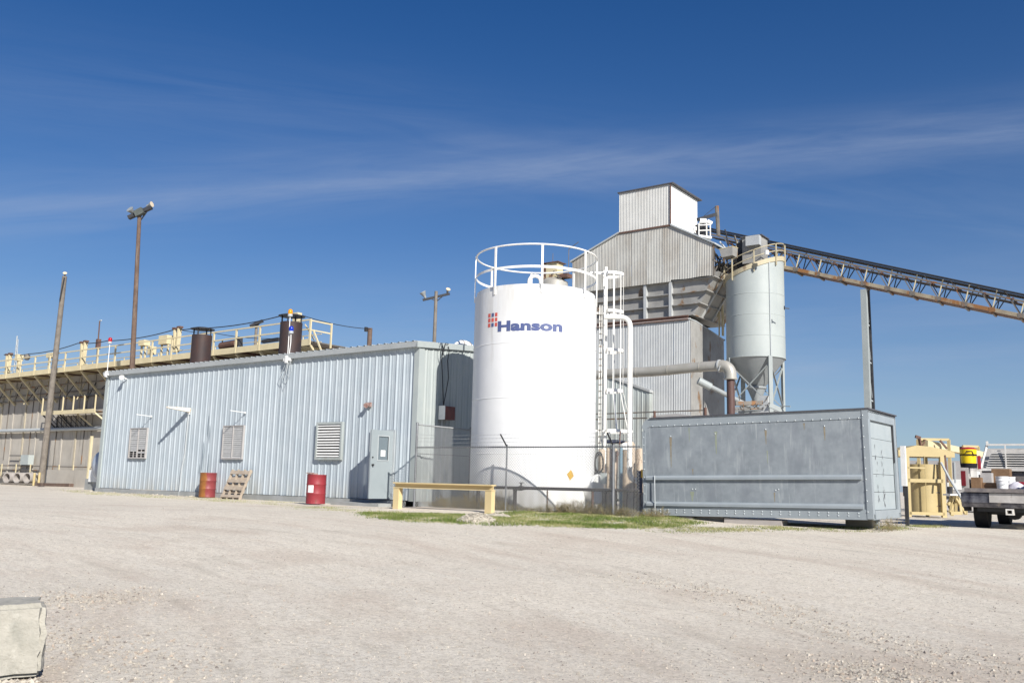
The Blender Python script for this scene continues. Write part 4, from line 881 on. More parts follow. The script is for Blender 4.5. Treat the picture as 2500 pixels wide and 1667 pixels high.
for xx in (wr.x-.04,):
    for yy in (TY0+.06, TY0+1.7, TY0+3.4, WD-.1): m.bar((xx, yy, zbr), (xx, yy, zwr-.02), .12, .12)
    for a_, b_ in ((TY0+.1, TY0+1.7), (TY0+1.7, TY0+3.4), (TY0+3.4, WD-.1)): m.bar((xx, a_, zbr+.1), (xx, b_, zwr-.15), .07, .05); m.bar((xx, b_, zbr+.1), (xx, a_, zwr-.15), .06, .04)
    m.bar((xx, TY0, (zbr+zwr)/2), (xx, WD, (zbr+zwr)/2), .1, .1)
m.build('side_frame', 'conv_steel', T)
# hopper
ht = tp(1741, 673); hb = tp(1687, 768); hl = tp(1457, 740).x-1.2
def hx(z_): return hb.x+(ht.x-hb.x)*(z_-hb.z)/(ht.z-hb.z)
HD = WD-.3; zf = zbl+.0
levels = [tp(1722, 707).z, tp(1702, 738).z]
zt_ = zbr; xs_p = [tp(1575, 740).x, tp(1637, 740).x]
m = MB(); m.prism([(hl, TY0+.34, hb.z), (hb.x, TY0+.34, hb.z), (hx(zt_+.3), TY0+.34, zt_+.3), (xs_m, TY0+.34, zt_+.3), (hl, TY0+.34, zbl+.3)], (0, HD-TY0-.34, 0)); m.build('hopper_body', 'hopper', T)
for xx in xs_p: m = MB(); m.bx((xx-.16, TY0+.08, hb.z), (xx+.02, TY0+.338, zbl+.1)); m.build('hopper_post', 'galv_low', T)
for z_ in levels+[hb.z+.02, zt_-.05]:
    m = MB(); m.bx((hl, TY0+.12, z_-.03), (hx(z_)+.02, TY0+.338, z_+.03)); m.bar((hx(z_)+.05, TY0, z_), (hx(z_)+.05, HD, z_), .12, .06); m.build('hopper_rib', 'hopper', T)
for yy in (TY0+1.4, TY0+2.9):
    m = MB(); m.bar((hb.x+.05, yy, hb.z), (ht.x+.05, yy, ht.z), .08, .12); m.build('hopper_gusset', 'galv_low', T)
m = MB(); a_ = tp(1457, 787); b_ = tp(1681, 765); m.bx((hl, TY0-.12, hb.z-.30), (b_.x, TY0+.02, hb.z-.24)); m.bx((hl, TY0-.05, hb.z-.24), (b_.x, TY0-.03, hb.z-.08)); m.bx((hl, TY0-.12, hb.z-.08), (b_.x, TY0+.02, hb.z-.02)); m.build('ledger_beam', 'rust_steel', T)
# lower clad block
lx1 = tp(1686, 900).x; lzt = tp(1686, 779).z; lx0 = hl
nseg = 7
for k in range(nseg):
    a, b = lx0+(lx1-lx0)*k/nseg, lx0+(lx1-lx0)*(k+1)/nseg; m = MB(); m.corr((0, TY0-.004*(k % 2), 0), (1, 0, 0), (0, -1, 0), sine(a, b), lambda u: 3.2, lambda u: lzt); m.build('lower_sheet', 'galv_low', T, smooth=60, thick=0)
m = MB(); m.bar((lx0, TY0-.05, lzt+.03), (lx1+.03, TY0-.05, lzt+.03), .1, .05); m.build('top_flashing', 'galv_white', T)
sl0 = at(1698, 781, 'x', lx1); sl1 = at(1769, 831, 'x', lx1)
def lz(u): y_ = TY0+u; return lzt if y_ < sl0.y else max(lzt+(sl1.z-lzt)*(y_-sl0.y)/(sl1.y-sl0.y), 3)
m = MB(); m.corr((lx1, TY0, 0), (0, 1, 0), (1, 0, 0), [(.0, 0), (.3, 0), (.302, .02), (1.2, .02), (2.4, .02), (3.6, .02), (5.0, .02)], lambda u: 3.2, lz); m.build('lower_side_sheet', 'hopper', T, thick=0)
m = MB(); m.bar((lx1, TY0, lzt), (lx1, sl0.y, lzt), .08, .06); m.bar((lx1, sl0.y, lzt), (lx1, sl1.y, sl1.z), .08, .06); m.bar((lx1, sl1.y, sl1.z), (lx1, TY0+5, lz(5)), .08, .06); m.build('side_flashing', 'trim_grey', T)
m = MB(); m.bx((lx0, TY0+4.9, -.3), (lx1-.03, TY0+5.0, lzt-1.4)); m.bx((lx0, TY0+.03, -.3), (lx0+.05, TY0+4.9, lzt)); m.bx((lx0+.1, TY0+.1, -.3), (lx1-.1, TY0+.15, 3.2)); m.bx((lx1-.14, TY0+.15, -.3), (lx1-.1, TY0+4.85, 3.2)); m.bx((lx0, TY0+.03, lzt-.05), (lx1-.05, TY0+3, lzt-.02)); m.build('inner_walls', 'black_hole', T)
# head house on the right shoulder
def lat(px_, py_, D): return dep(px_, py_, D)
T = thing('conveyor_drive', 'white electric motor and gearbox on a small railed platform beside the penthouse', 'motor', dep(1725, 570, 57))
a = dep(1718, 541, 57); m = MB(); m.cyl(a-rr_*.25, a+rr_*.15, .19, 18); m.cyl(a+rr_*.2, a+rr_*.5+Vector((0, 0, -.15)), .16, 14); m.build('motor', 'white_plain', T, smooth=40)
b = dep(1722, 562, 57); m = MB(); m.bx(b+Vector((-.45, -.3, -.35)), b+Vector((.05, .3, .35))); m.build('gearbox', 'dark_steel', T)
m = MB()
for px_ in (1725, 1734, 1706): p_ = dep(px_, 545, 56.6); q_ = dep(px_+.4, 582, 56.6); m.bar(p_, q_, .07, .05)
for py_ in (547, 560, 580): m.bar(dep(1706, py_+3-.0*py_, 56.6), dep(1735, py_+2, 56.6), .05, .05)
m.bar(dep(1705, 577, 56.6), dep(1736, 582, 56.6), .4, .12); m.build('platform_railing', 'white_paint', T)
T = thing('hoist_mast', 'steel mast with a dark lifting arm above the conveyor head', 'hoist', dep(1751, 570, 58))
m = MB(); m.tube([dep(1754, 575, 58), dep(1750, 503, 58)], .13, 8); m.build('mast', 'conv_steel', T)
m = MB(); m.bar(dep(1751, 523, 58), dep(1703, 536.5, 57), .14, .22); m.build('lifting_arm', 'dark_steel', T)
m = MB(); m.tube([dep(1748, 504, 58), dep(1718, 528, 57.5)], .015, 4); m.build('stay_wire', 'cable', T)

# ------------------------------------------------------------------ conveyor
VY0, VY1 = 32.5, 33.7
ct0 = at(1700, 553, 'y', VY0); ct1 = at(2500, 722, 'y', VY0); sl_ = (ct1.z-ct0.z)/(ct1.x-ct0.x)
cb0 = at(1914, 652, 'y', VY0); cb1 = at(2500, 772, 'y', VY0)
def ctz(x_): return ct0.z+(x_-ct0.x)*sl_
def cbz(x_): return cb0.z+(x_-cb0.x)*(cb1.z-cb0.z)/(cb1.x-cb0.x)
T = thing('conveyor', 'long inclined truss conveyor running down to the right from the tower head', 'conveyor', (0, 33, 0))
X0, X1 = ct0.x, 26.0
def cbl(dz_, dy, r_, name, mat, top=True):
    m = MB(); f = ctz if top else cbz; m.tube([(X0, dy, f(X0)+dz_), (X1, dy, f(X1)+dz_)], r_, 8); return m.build(name, mat, T, smooth=50)
m = MB(); m.bar((X0, 33.1, ctz(X0)-.02), (X1, 33.1, ctz(X1)-.02), .8, .05); m.build('belt', 'belt', T)
cbl(.03, VY0-.12, .055, 'side_pipe', 'belt')
for dy in (VY0, VY1):
    m = MB(); m.bar((X0, dy, ctz(X0)-.32), (X1, dy, ctz(X1)-.32), .08, .10); m.build('upper_chord', 'conv_steel', T)
    m = MB(); m.bar((X0+2.6, dy, cbz(X0+2.6)), (X1, dy, cbz(X1)), .12, .20); m.build('lower_chord', 'conv_beam', T)
m = MB(); m.bar((X0+2.6, (VY0+VY1)/2, cbz(X0+2.6)-.07), (X1, (VY0+VY1)/2, cbz(X1)-.07), VY1-VY0-.1, .03); m.build('belly_pan', 'rust_steel', T)
m = MB(); m.bar((X0+1, 33.1, ctz(X0+1)-.45), (X1, 33.1, ctz(X1)-.45), .45, .04); m.build('return_belt', 'belt', T)
pit = 1.31; x_ = -3.0; srcs = {}
x0_ = .95-3*pit
while x_ < X1-1:
    k = 0
    for dy in (VY0, VY1):
        for (ua, ub, w2, mt) in ((0, -.65, .05, 'conv_steel'), (0, .62, .05, 'dark_steel'), (0, .28, .05, 'cream_steel')):
            if dy == VY1 and mt == 'cream_steel': mt = 'dark_steel'
            key = (dy, ua, ub)
            h0 = cbz(0)-ctz(0)
            if key not in srcs:
                m = MB(); m.bar((ua, 0, 0), (ub, 0, (ctz(x_+ub)-.32)-cbz(x_)), w2, w2); o = m.build('truss_web', mt, T, local=True); srcs[key] = o; o.location = Vector((x_, dy, cbz(x_)))-T.location
            else: inst(srcs[key], T, Vector((x_, dy, cbz(x_)))-T.location)
    for key, mt, fn in (('gusset_plate', 'conv_steel', lambda m: m.bx((-.15, VY0-33-.07, -.12), (.15, VY0-33-.05, .12))), ('cross_tie', 'conv_steel', lambda m: m.bx((-.05, VY0-33, -.20), (.05, VY1-33, -.1))), ('idler_roller', 'rust_steel', lambda m: m.cyl((-.3, VY0-33.1, .93), (-.3, VY1-33+.1, .93), .06, 8))):
        if key not in srcs: m = MB(); fn(m); o = m.build(key, mt, T, local=True); srcs[key] = o; o.location = (x_, 0, cbz(x_))
        else: inst(srcs[key], T, (x_, 0, cbz(x_)))
    x_ += pit
T = thing('conveyor_support', 'pale grey steel trestle leg with a sloping rear leg holding up the conveyor', 'trestle', (4.8, 33, 0))
a = at(2107, 702, 'y', VY0); m = MB(); m.bx((a.x-.16, VY0-.0, -.3), (a.x+.16, VY0+.12, a.z-.1)); m.bx((a.x+.14, VY0+.12, -.3), (a.x+.16, VY0+.3, a.z-.1)); m.build('front_leg', 'leg_paint', T)
b = at(2118.5, 709, 'y', VY1); e = at(2131.5, 1000, 'y', VY1+.3); e = b+(e-b)*((b.z+.3)/(b.z-e.z)); m = MB(); m.bar(b, e, .16, .20, (1, 0, 0)); m.build('rear_leg', 'dark_steel', T)
for k in range(5):
    z_ = 1.5+k*2.2; m = MB(); pe = b.lerp(e, (b.z-z_)/(b.z-e.z)); m.bar((a.x+.05, VY0+.2, z_), pe, .08, .08); m.bar((a.x+.05, VY0+.2, z_+2.0), pe+Vector((0, 0, .1)), .05, .05); m.build('cross_brace', 'trim_grey', T)

# ------------------------------------------------------------------ cone silo
SX, SY, SR = -1.126, 31.087, 1.713
sc_top = lambda a_: 0
def sfront(): d = Vector((SX-CAM.x, SY-CAM.y, 0)).normalized(); return (SX-d.x*SR, SY-d.y*SR)
fx, fy = sfront(); zL = zat(687, SX-rr_.x*SR, SY-rr_.y*SR); zR = zat(645, SX+rr_.x*SR, SY+rr_.y*SR); zC = zat(878, SX, SY)
T = thing('cone_silo', 'pale grey-green cone-bottomed silo on four legs right of the tower', 'silo', (SX, SY, 0))
m = MB(); n_ = 64; vs = []
def stop(a_):
    e = Vector((math.cos(a_), math.sin(a_), 0)).dot(rr_); g_ = Vector((math.cos(a_), math.sin(a_), 0)).dot(-ff_); return (zL+zR)/2+(zR-zL)/2*e+.10*g_
for i in range(n_): a_ = 2*math.pi*i/n_; vs += [(SX+SR*math.cos(a_), SY+SR*math.sin(a_), zC), (SX+SR*math.cos(a_), SY+SR*math.sin(a_), stop(a_))]
m.add(vs, [(2*i, 2*((i+1) % n_), 2*((i+1) % n_)+1, 2*i+1) for i in range(n_)]); m.build('silo_shell', 'silo_paint', T, smooth=30)
m = MB(); vs = [(SX+SR*.99*math.cos(2*math.pi*i/n_), SY+SR*.99*math.sin(2*math.pi*i/n_), stop(2*math.pi*i/n_)-.01) for i in range(n_)]; m.add(vs, [tuple(range(n_))]); m.build('silo_deck', 'conv_steel', T)
zo = zat(958, SX, SY); m = MB(); m.lathe((SX, SY, 0), [(SR-.005, zC+.01), (.45, zo+.35), (.45, zo+.30)], 48); m.build('cone', 'silo_grey', T, smooth=30)
m = MB(); m.lathe((SX, SY, 0), [(.58, zo+.33), (.60, zo+.30), (.60, zo+.22), (.52, zo+.18), (.28, zo-.40), (.22, zo-.7)], 32); m.build('outlet', 'silo_grey', T, smooth=30)
m = MB(); m.lathe((SX, SY, 0), [(SR+.005, zC-.03), (SR+.02, zC-.02), (SR+.02, zC+.03), (SR+.005, zC+.04)], 64); m.build('ring_band', 'silo_paint', T)
la = [math.atan2(-ff_.y, -ff_.x)+R(12)+k*math.pi/2 for k in range(4)]; lp = [Vector((SX+(SR+.02)*math.cos(a_), SY+(SR+.02)*math.sin(a_), 0)) for a_ in la]
for p_ in lp:
    m = MB(); m.bar(p_+Vector((0, 0, -.3)), p_+Vector((0, 0, zC+.02)), .24, .12, (p_-Vector((SX, SY, 0)))); m.build('leg', 'leg_paint', T)
zq = zat(995, SX, SY)
for k in range(4):
    p_, q_ = lp[k], lp[(k+1) % 4]; m = MB(); m.bar(p_+Vector((0, 0, zq)), q_+Vector((0, 0, zC-.35)), .09, .05); m.build('cross_brace', 'leg_paint', T)
    m = MB(); m.bar(p_+Vector((0, 0, zC-.35)), q_+Vector((0, 0, zq)), .09, .05); m.build('cross_brace', 'silo_grey', T)
    m = MB(); m.bar(p_+Vector((0, 0, zq-.15)), q_+Vector((0, 0, zq-.15)), .12, .25); m.build('girt', 'silo_grey', T)
m = MB(); a_ = la[0]; c_ = Vector((math.cos(a_+.03), math.sin(a_+.03), 0)); p_ = Vector((SX, SY, 0))+c_*(SR+.03); m.tube([p_+Vector((0, 0, zC)), p_+Vector((0, 0, stop(a_)+.1))], .03, 6); m.build('riser_pipe', 'trim_grey', T)
for z_ in (zC+1.25, zC+2.5, zC+3.75):
    m = MB(); m.lathe((SX, SY, 0), [(SR+.001, z_-.025), (SR+.012, z_-.012), (SR+.012, z_+.012), (SR+.001, z_+.025)], 64); m.build('weld_ring', 'silo_paint', T)
# deck edge, railing
def rim(a_, off=0, dz_=0): return Vector((SX+(SR+off)*math.cos(a_), SY+(SR+off)*math.sin(a_), stop(a_)+dz_))
m = MB()
for i in range(n_):
    a_, b_ = 2*math.pi*i/n_, 2*math.pi*(i+1)/n_; m.hexa([rim(a_, .05, 0), rim(b_, .05, 0), rim(b_, .0, 0), rim(a_, .0, 0), rim(a_, .05, .28), rim(b_, .05, .28), rim(b_, 0, .28), rim(a_, 0, .28)])
m.build('toe_board', 'silo_rail', T)
for dz_, nm in ((1.05, 'top_rail'), (.62, 'mid_rail')): m = MB(); m.tube([rim(2*math.pi*i/48, .03, dz_) for i in range(48)], .03, 6, True); m.build(nm, 'silo_rail', T)
for k in range(8): a_ = la[0]+.3+k*math.pi/4; m = MB(); m.bar(rim(a_, .08, -.25), rim(a_, .08, 1.05), .08, .06); m.build('railing_post', 'silo_rail', T)
T = thing('dust_collector', 'grey box dust collector standing on top of the cone silo', 'dust collector', (SX, SY, zL))
a = dep(1822, 640, 53.6); b = dep(1861, 600, 53.6); zt = zat(583, SX, SY); zb2 = zat(646, SX, SY)
x0_, x1_ = SX-.55, SX+.62
m = MB(); m.bx((x0_, SY-.5, zb2), (x1_, SY+.6, zt)); m.build('cabinet', 'hopper', T)
m = MB(); m.bx((x0_+.35, SY-.85, zt-.62), (x1_+.02, SY-.501, zt-.03)); m.build('fan_box', 'galv_low', T)
m = MB(); m.bx((x0_-.1, SY-.6, zt), (x1_+.1, SY+.7, zt+.06)); m.build('cap', 'dark_trim', T)
m = MB(); m.bx((x0_-.45, SY-.2, zb2-.1), (x0_-.01, SY+.5, zt-.2)); m.cyl((x0_-.25, SY, zt-.2), (x0_-.25, SY, zt+.06), .13, 10); m.build('side_casing', 'dark_steel', T)
m = MB(); p_ = dep(1872, 622, 52.6); m.cyl(p_, p_+Vector((0, 0, .25)), .13, 12); tag1(m.build('deck_lamp', 'white_plain'), 'small white drum-shaped fitting on the cone silo railing', 'fitting')
# pale hood box hung between tower and silo
a = dep(1777, 616, 55); T = thing('chute_hood', 'pale tilted hood box hanging between the tower and the silo', 'hood', a)
m = MB(); m.hexa([a+Vector((-.28, -.3, -.35)), a+Vector((.42, -.3, -.30)), a+Vector((.42, .5, -.30)), a+Vector((-.28, .5, -.35)), a+Vector((-.42, -.3, .15)), a+Vector((.42, -.3, .22)), a+Vector((.42, .5, .30)), a+Vector((-.42, .5, .22))]); m.build('hood', 'hopper', T)
m = MB(); m.hexa([a+Vector((-.43, -.32, .151)), a+Vector((.44, -.32, .221)), a+Vector((.44, .52, .301)), a+Vector((-.43, .52, .221)), a+Vector((-.43, -.32, .19)), a+Vector((.44, -.32, .26)), a+Vector((.44, .52, .34)), a+Vector((-.43, .52, .26))]); m.build('lid', 'cream_steel', T)
T = thing('access_walkway', 'maze of dark stair and walkway steel between the tower and the cone silo', 'walkway', dep(1760, 640, 56))
segs = [((1742, 600), (1752, 680)), ((1752, 628), (1800, 622)), ((1745, 645), (1783, 625)), ((1742, 655), (1790, 640)), ((1755, 672), (1800, 655)), ((1760, 690), (1775, 660)), ((1746, 690), (1765, 640)), ((1760, 640), (1748, 620)), ((1775, 625), (1778, 680)), ((1786, 640), (1790, 665)), ((1800, 595), (1800, 660)), ((1757, 590), (1800, 640)), ((1770, 560), (1779, 600)), ((1793, 575), (1806, 620)), ((1745, 668), (1778, 663)), ((1748, 650), (1778, 645))]
for k, (p_, q_) in enumerate(segs):
    m = MB(); m.bar(dep(*p_, 56.3+.2*(k % 3)), dep(*q_, 56.3+.2*(k % 4)), .07+.03*(k % 2), .06); m.build('steel_member', ('dark_steel', 'conv_steel', 'galv_low')[k % 3], T)
m = MB(); m.hexa([dep(1748, 603, 57.5), dep(1772, 618, 57.5), dep(1772, 618, 59), dep(1748, 603, 59), dep(1746, 595, 57.5), dep(1790, 612, 57.5), dep(1790, 612, 59), dep(1746, 595, 59)]); m.build('chute', 'dark_steel', T)
m = MB(); m.bar(dep(1763, 670, 57.5), dep(1765, 820, 57.5), .16, .1); m.bar(dep(1752, 775, 57.5), dep(1768, 700, 57.5), .06, .05); m.bar(dep(1757, 700, 57.5), dep(1768, 780, 57.5), .06, .05); m.bar(dep(1756, 745, 57.5), dep(1756, 820, 57.5), .1, .06); m.build('stair_post', 'cream_steel', T)
# clutter below the silo
T = thing('screw_conveyor', 'grey inclined screw conveyor and frame under the cone silo', 'conveyor', dep(1810, 990, 53))
m = MB(); m.tube([dep(1705, 930, 52), dep(1735, 944, 52), dep(1830, 992, 52.5)], .14, 10); m.build('auger_tube', 'silo_grey', T, smooth=40)
m = MB(); m.tube([dep(1705, 929, 51.9), dep(1735, 944.5, 51.9)], .22, 10); m.build('auger_head', 'leg_paint', T, smooth=40)
m = MB(); m.bar(dep(1795, 985, 51.5), dep(1870, 983, 51.5), .3, .22); m.bar(dep(1795, 999, 51.5), dep(1870, 997, 51.5), .1, .06); m.build('frame_beam', 'conv_steel', T)
m = MB(); m.bx(dep(1866, 985, 51.4)+Vector((-.25, -.1, -.5)), dep(1866, 985, 51.4)+Vector((.25, .1, .45))); m.build('panel_plate', 'galv_low', T)
m = MB()
for k in range(16): p_ = dep(random.uniform(1800, 1870), random.uniform(975, 1005), random.uniform(51, 52)); q_ = p_+Vector((random.uniform(-.5, .5), random.uniform(-.2, .2), random.uniform(-.3, .3))); m.tube([p_, (p_+q_)/2+Vector((0, 0, -.1)), q_], .025, 5)
m.build('hose_lines', 'conv_steel', T)
m = MB(); m.bar(dep(1878, 988, 51), dep(1912, 1003, 51), .12, .25); m.bar(dep(1905, 991, 51), dep(1930, 992, 50.5), .06, .05); m.build('walk_bar', 'leg_paint', T)
m = MB(); p_ = dep(1915, 752, 52.2); m.bar(p_, dep(1927, 753.5, 52.2), .05, .05); m.bar(p_+Vector((0, 0, -.1)), p_+Vector((0, 0, .12)), .05, .05); tag1(m.build('silo_bracket', 'dark_steel'), 'small dark bracket on the right side of the cone silo', 'bracket')

# ------------------------------------------------------------------ big duct
T = thing('dust_duct', 'long horizontal grey metal duct ending in an elbow over a brown downpipe', 'duct', dep(1640, 905, 36))
DY = 12.7; a = at(1440, 917, 'y', DY); b = at(1762, 893, 'y', DY); R_ = .205
zd = b.z; m = MB(); pts = []
n_ = 10
for i in range(n_+1): f = i/n_; pts.append((a.x+(b.x-a.x)*f, DY, a.z+(b.z-a.z)*f+(.02*math.sin(f*9))))
m.tube(pts, R_, 20); m.build('duct_run', 'duct_metal', T, smooth=50)
m = MB()
for f in (.12, .38, .62, .85): x_ = a.x+(b.x-a.x)*f; z_ = a.z+(b.z-a.z)*f+.02*math.sin(f*9); m.tube([(x_-.015, DY, z_), (x_+.015, DY, z_)], R_+.012, 20)
m.build('seam', 'duct_metal', T, smooth=50)
m = MB(); pts = [(b.x-.1, DY, b.z)]
for i in range(0, 9): a_ = math.pi/2*i/8; pts.append((b.x+.36*math.sin(a_), DY, b.z-.36+.36*math.cos(a_)))
pts.append((b.x+.36, DY, b.z-.55)); m.tube(pts, R_+.03, 20); m.build('elbow', 'duct_metal', T, smooth=50); m = MB(); m.tube([(b.x+.36, DY, b.z-.50), (b.x+.36, DY, b.z-.56)], R_+.06, 20); m.build('elbow_flange', 'duct_metal', T, smooth=50); m = MB(); m.tube([(b.x-.12, DY, b.z), (b.x-.06, DY, b.z)], R_+.055, 20); m.build('elbow_flange', 'galv_low', T, smooth=50)
m = MB(); m.tube([(b.x+.36, DY, -.1), (b.x+.36, DY, b.z-.5)], .155, 16); m.build('downpipe', 'brown_pipe', T, smooth=50)
m = MB(); m.bar((b.x-.02, DY-.25, b.z-.22), (b.x+.04, DY-.25, b.z-.02), .05, .03); m.build('bracket', 'galv_low', T)

# ------------------------------------------------------------------ grey annex with sloped roof between tank and tower
AY = TY0-.45; T = thing('annex_building', 'grey ribbed metal annex with a sloped roof behind the caged ladder', 'building', at(1500, 1000, 'y', AY)*1.0)
ra = at(1400, 890, 'y', AY); rb = at(1588, 958, 'y', AY); xl_ = at(1380, 950, 'y', AY).x; xr_ = at(1584, 1000, 'y', AY).x
sl2 = (rb.z-ra.z)/(rb.x-ra.x); n_ = int((xr_-xl_)/.915)
for k in range(n_):
    x0_ = xr_-(k+1)*.915; m = MB(); m.corr((x0_, AY, 0), (1, 0, 0), (0, -1, 0), rprof(0, 3, h=.03), lambda u: -.1, lambda u, x0_=x0_: rb.z+sl2*(x0_+u-rb.x)-.04); m.build('wall_panel', 'siding_pale', T, thick=0)
m = MB(); m.hexa([(ra.x, AY-.1, ra.z), (rb.x, AY-.1, rb.z), (rb.x, AY+.4, rb.z), (ra.x, AY+.4, ra.z), (ra.x, AY-.12, ra.z+.16), (rb.x, AY-.12, rb.z+.16), (rb.x, AY+.4, rb.z+.16), (ra.x, AY+.4, ra.z+.16)]); m.build('roof', 'galv_low', T)
m = MB(); m.bx((xr_, AY, -.1), (xr_+.04, AY+.4, rb.z-.02)); m.bx((xr_-.15, AY-.04, -.1), (xr_+.04, AY-.036, rb.z-.08)); m.build('side_wall', 'siding_pale', T)
T = thing('pipe_railing', 'long dark pipe rails crossing above the left end of the grey box', 'railing', (6, 9, 0)); RY = 8.0
for y0_, y1_, px0, px1, r_ in ((1011, 1001, 1440, 1722, .022), (1024, 1020, 1440, 1580, .028)):
    a = at(px0, y0_, 'y', RY); b = at(px1, y1_, 'y', RY); m = MB(); m.tube([a, b], r_, 7); m.build('rail', 'conv_steel', T)
for px_, y0_ in ((1598, 1003), (1722, 995)): a = at(px_, y0_, 'y', RY); m = MB(); m.cyl((a.x, RY, -.1), (a.x, RY, a.z), .05, 8); m.build('rail_post', 'rust_steel', T)
T = thing('white_vehicle_roof', 'curved pale vehicle roof edge showing above the grey box', 'van', (7.5, 10, 0))
a = at(1590, 1020, 'y', 10); b = at(1700, 1012, 'y', 10); m = MB(); m.prism([(a.x, 10, 0.1), (b.x, 10, .1), (b.x, 10, b.z-.35), (b.x-.25, 10, b.z-.02), (b.x-.8, 10, b.z+.06), (a.x, 10, a.z+.08)], (0, 1.7, 0)); m.build('body_shell', 'camper', T)
m = MB(); m.bx((a.x+.1, 9.985, a.z-.6), (b.x-.9, 9.999, a.z+.02)); m.build('window_band', 'black_hole', T)

# ------------------------------------------------------------------ silo with equipment behind the tank rail
T = thing('weathered_silo_top', 'weathered silo top with a rusty filter box seen through the tank railing', 'silo', dep(1352, 720, 48))
c_ = dep(1352, 720, 48); r_ = 34/FPX*48; zt = zat(690, c_.x, c_.y)
m = MB(); m.lathe((c_.x, c_.y, 0), [(r_, -.1), (r_, zt), (r_*.55, zt+.22), (.001, zt+.25)], 32); m.build('silo_shell', 'galv', T, smooth=40)
m = MB(); m.bx((c_.x-.32, c_.y-.3, zt+.1), (c_.x+.38, c_.y+.3, zt+1.0)); m.build('filter_box', 'cream_steel', T)
m = MB(); m.bx((c_.x-.55, c_.y-.3, zt+.1), (c_.x-.33, c_.y+.3, zt+.95)); m.build('side_valve', 'rust_steel', T); m = MB(); m.bx((c_.x+.4, c_.y-.3, zt+.15), (c_.x+1.0, c_.y+.2, zt+.35)); m.build('valve_body', 'rust_steel', T); m = MB(); m.bx((c_.x-.6, c_.y-.4, zt+1.0), (c_.x+.5, c_.y+.4, zt+1.04)); m.build('valve_gear', 'rust_steel', T)
m = MB()
for k in range(6): p_ = c_+Vector((random.uniform(-.3, 1.), -.4, 0)); p_.z = zt+random.uniform(.1, .5); m.tube([p_, p_+Vector((random.uniform(-.4, .4), 0, random.uniform(-.1, .4)))], .04, 6)
m.tube([(c_.x+.9, c_.y, zt+.1), (c_.x+.9, c_.y, zt+1.7)], .02, 5); m.tube([(c_.x+.9, c_.y, zt+1.7), (c_.x+1.5, c_.y, zt+2.0)], .02, 5); m.tube([(c_.x-.1, c_.y, zt+1), (c_.x-.1, c_.y, zt+1.6)], .015, 5); m.build('pipe_work', 'conv_steel', T)

# ------------------------------------------------------------------ left: concrete wall with catwalk
WY = 12.6; xL = at(-60, 1100, 'y', WY).x; xR = at(735, 850, 'y', WY).x; PITW = 1.86
zdk = lambda px_, py_: at(px_, py_, 'y', WY-1.9).z
dL = at(0, 925, 'y', WY-1.9); dR = at(756, 842, 'y', WY-1.9); DZ = (dL.z+dR.z)/2; 
def dkz(x_): return dL.z+(dR.z-dL.z)*(x_-dL.x)/(dR.x-dL.x)
T = thing('concrete_wall', 'long weathered concrete wall of a curing building behind the leaning pole', 'wall', (xL, WY, 0)); CW = T
x_ = xL; srcp = None; n_ = int((xR-xL)/PITW)
for k in range(n_):
    m = MB(); xa = xL+k*PITW; m.bx((xa+.02, WY+random.uniform(0, .012), -.6), (xa+PITW-.02, WY+.3, dkz(xa)+.05)); m.build('wall_panel', 'concrete', T)
m = MB(); m.bx((xL, WY+.1, -.6), (xR, WY+.35, dkz(xL))); m.build('wall_core', 'plinth', T)
for k in range(n_+1):
    xa = xL+k*PITW; m = MB(); m.bx((xa-.09, WY-.06, -.5), (xa+.09, WY-.001, dkz(xa)-.1)); m.build('strap_column', 'purlin' if k % 2 == 0 else 'concrete', T)
    if k % 2 == 0: m = MB(); m.bx((xa+PITW*.55, WY-.05, 1.2+random.uniform(-1, 1)), (xa+PITW*.55+.05, WY-.001, dkz(xa)-.5)); m.build('dark_strap', 'conv_steel', T)
for py_, r_, nm in ((1057, .13, 'steam_pipe'), (1137, .035, 'thin_pipe'), (1147, .035, 'thin_pipe'), (1161, .10, 'lower_pipe')):
    a = at(60, py_ if nm != 'steam_pipe' else 1050, 'y', WY-.3); m = MB(); m.tube([(xL, WY-.3, a.z), (xL+26, WY-.3, a.z)], r_, 10); m.build(nm, 'trim_grey' if r_ > .1 else 'conv_steel', T, smooth=40)
for k in range(6): m = MB(); xa = at(3+k*35, 1150, 'y', WY-.4).x; m.bar((xa, WY-.4, 1.2), (xa+.0, WY-.4, .3), .05, .1); m.build('pipe_hanger', 'cream_steel', T)
m = MB(); a = at(0, 1180, 'y', WY-.7); m.bx((at(105, 1180, 'y', WY-.7).x, WY-.7, -.5), (at(212, 1180, 'y', WY-.7).x, WY-.001, .85)); m.build('kerb_wall', 'concrete', T)
a = at(60, 1120, 'y', WY-.45); m = MB(); m.bx((at(50, 1120, 'y', WY-.6).x, WY-.6, at(60, 1134, 'y', WY-.6).z), (at(69, 1120, 'y', WY-.6).x, WY-.2, at(60, 1110, 'y', WY-.6).z)); o = m.build('junction_box', 'siding_pale'); tag1(o, 'pale square electrical cabinet on the concrete wall above the concrete pipes', 'cabinet')
m = MB(); za = at(60, 1112, 'y', WY-.3).z; zb2 = at(60, 1136, 'y', WY-.3).z
for z_ in (za, zb2): m.bar((at(24, 1110, 'y', WY-.3).x, WY-.3, z_), (at(72, 1110, 'y', WY-.3).x, WY-.3, z_), .06, .06)
tag1(m.build('cabinet_frame', 'dark_steel'), 'dark horizontal rails carrying the pale cabinet', 'rail')
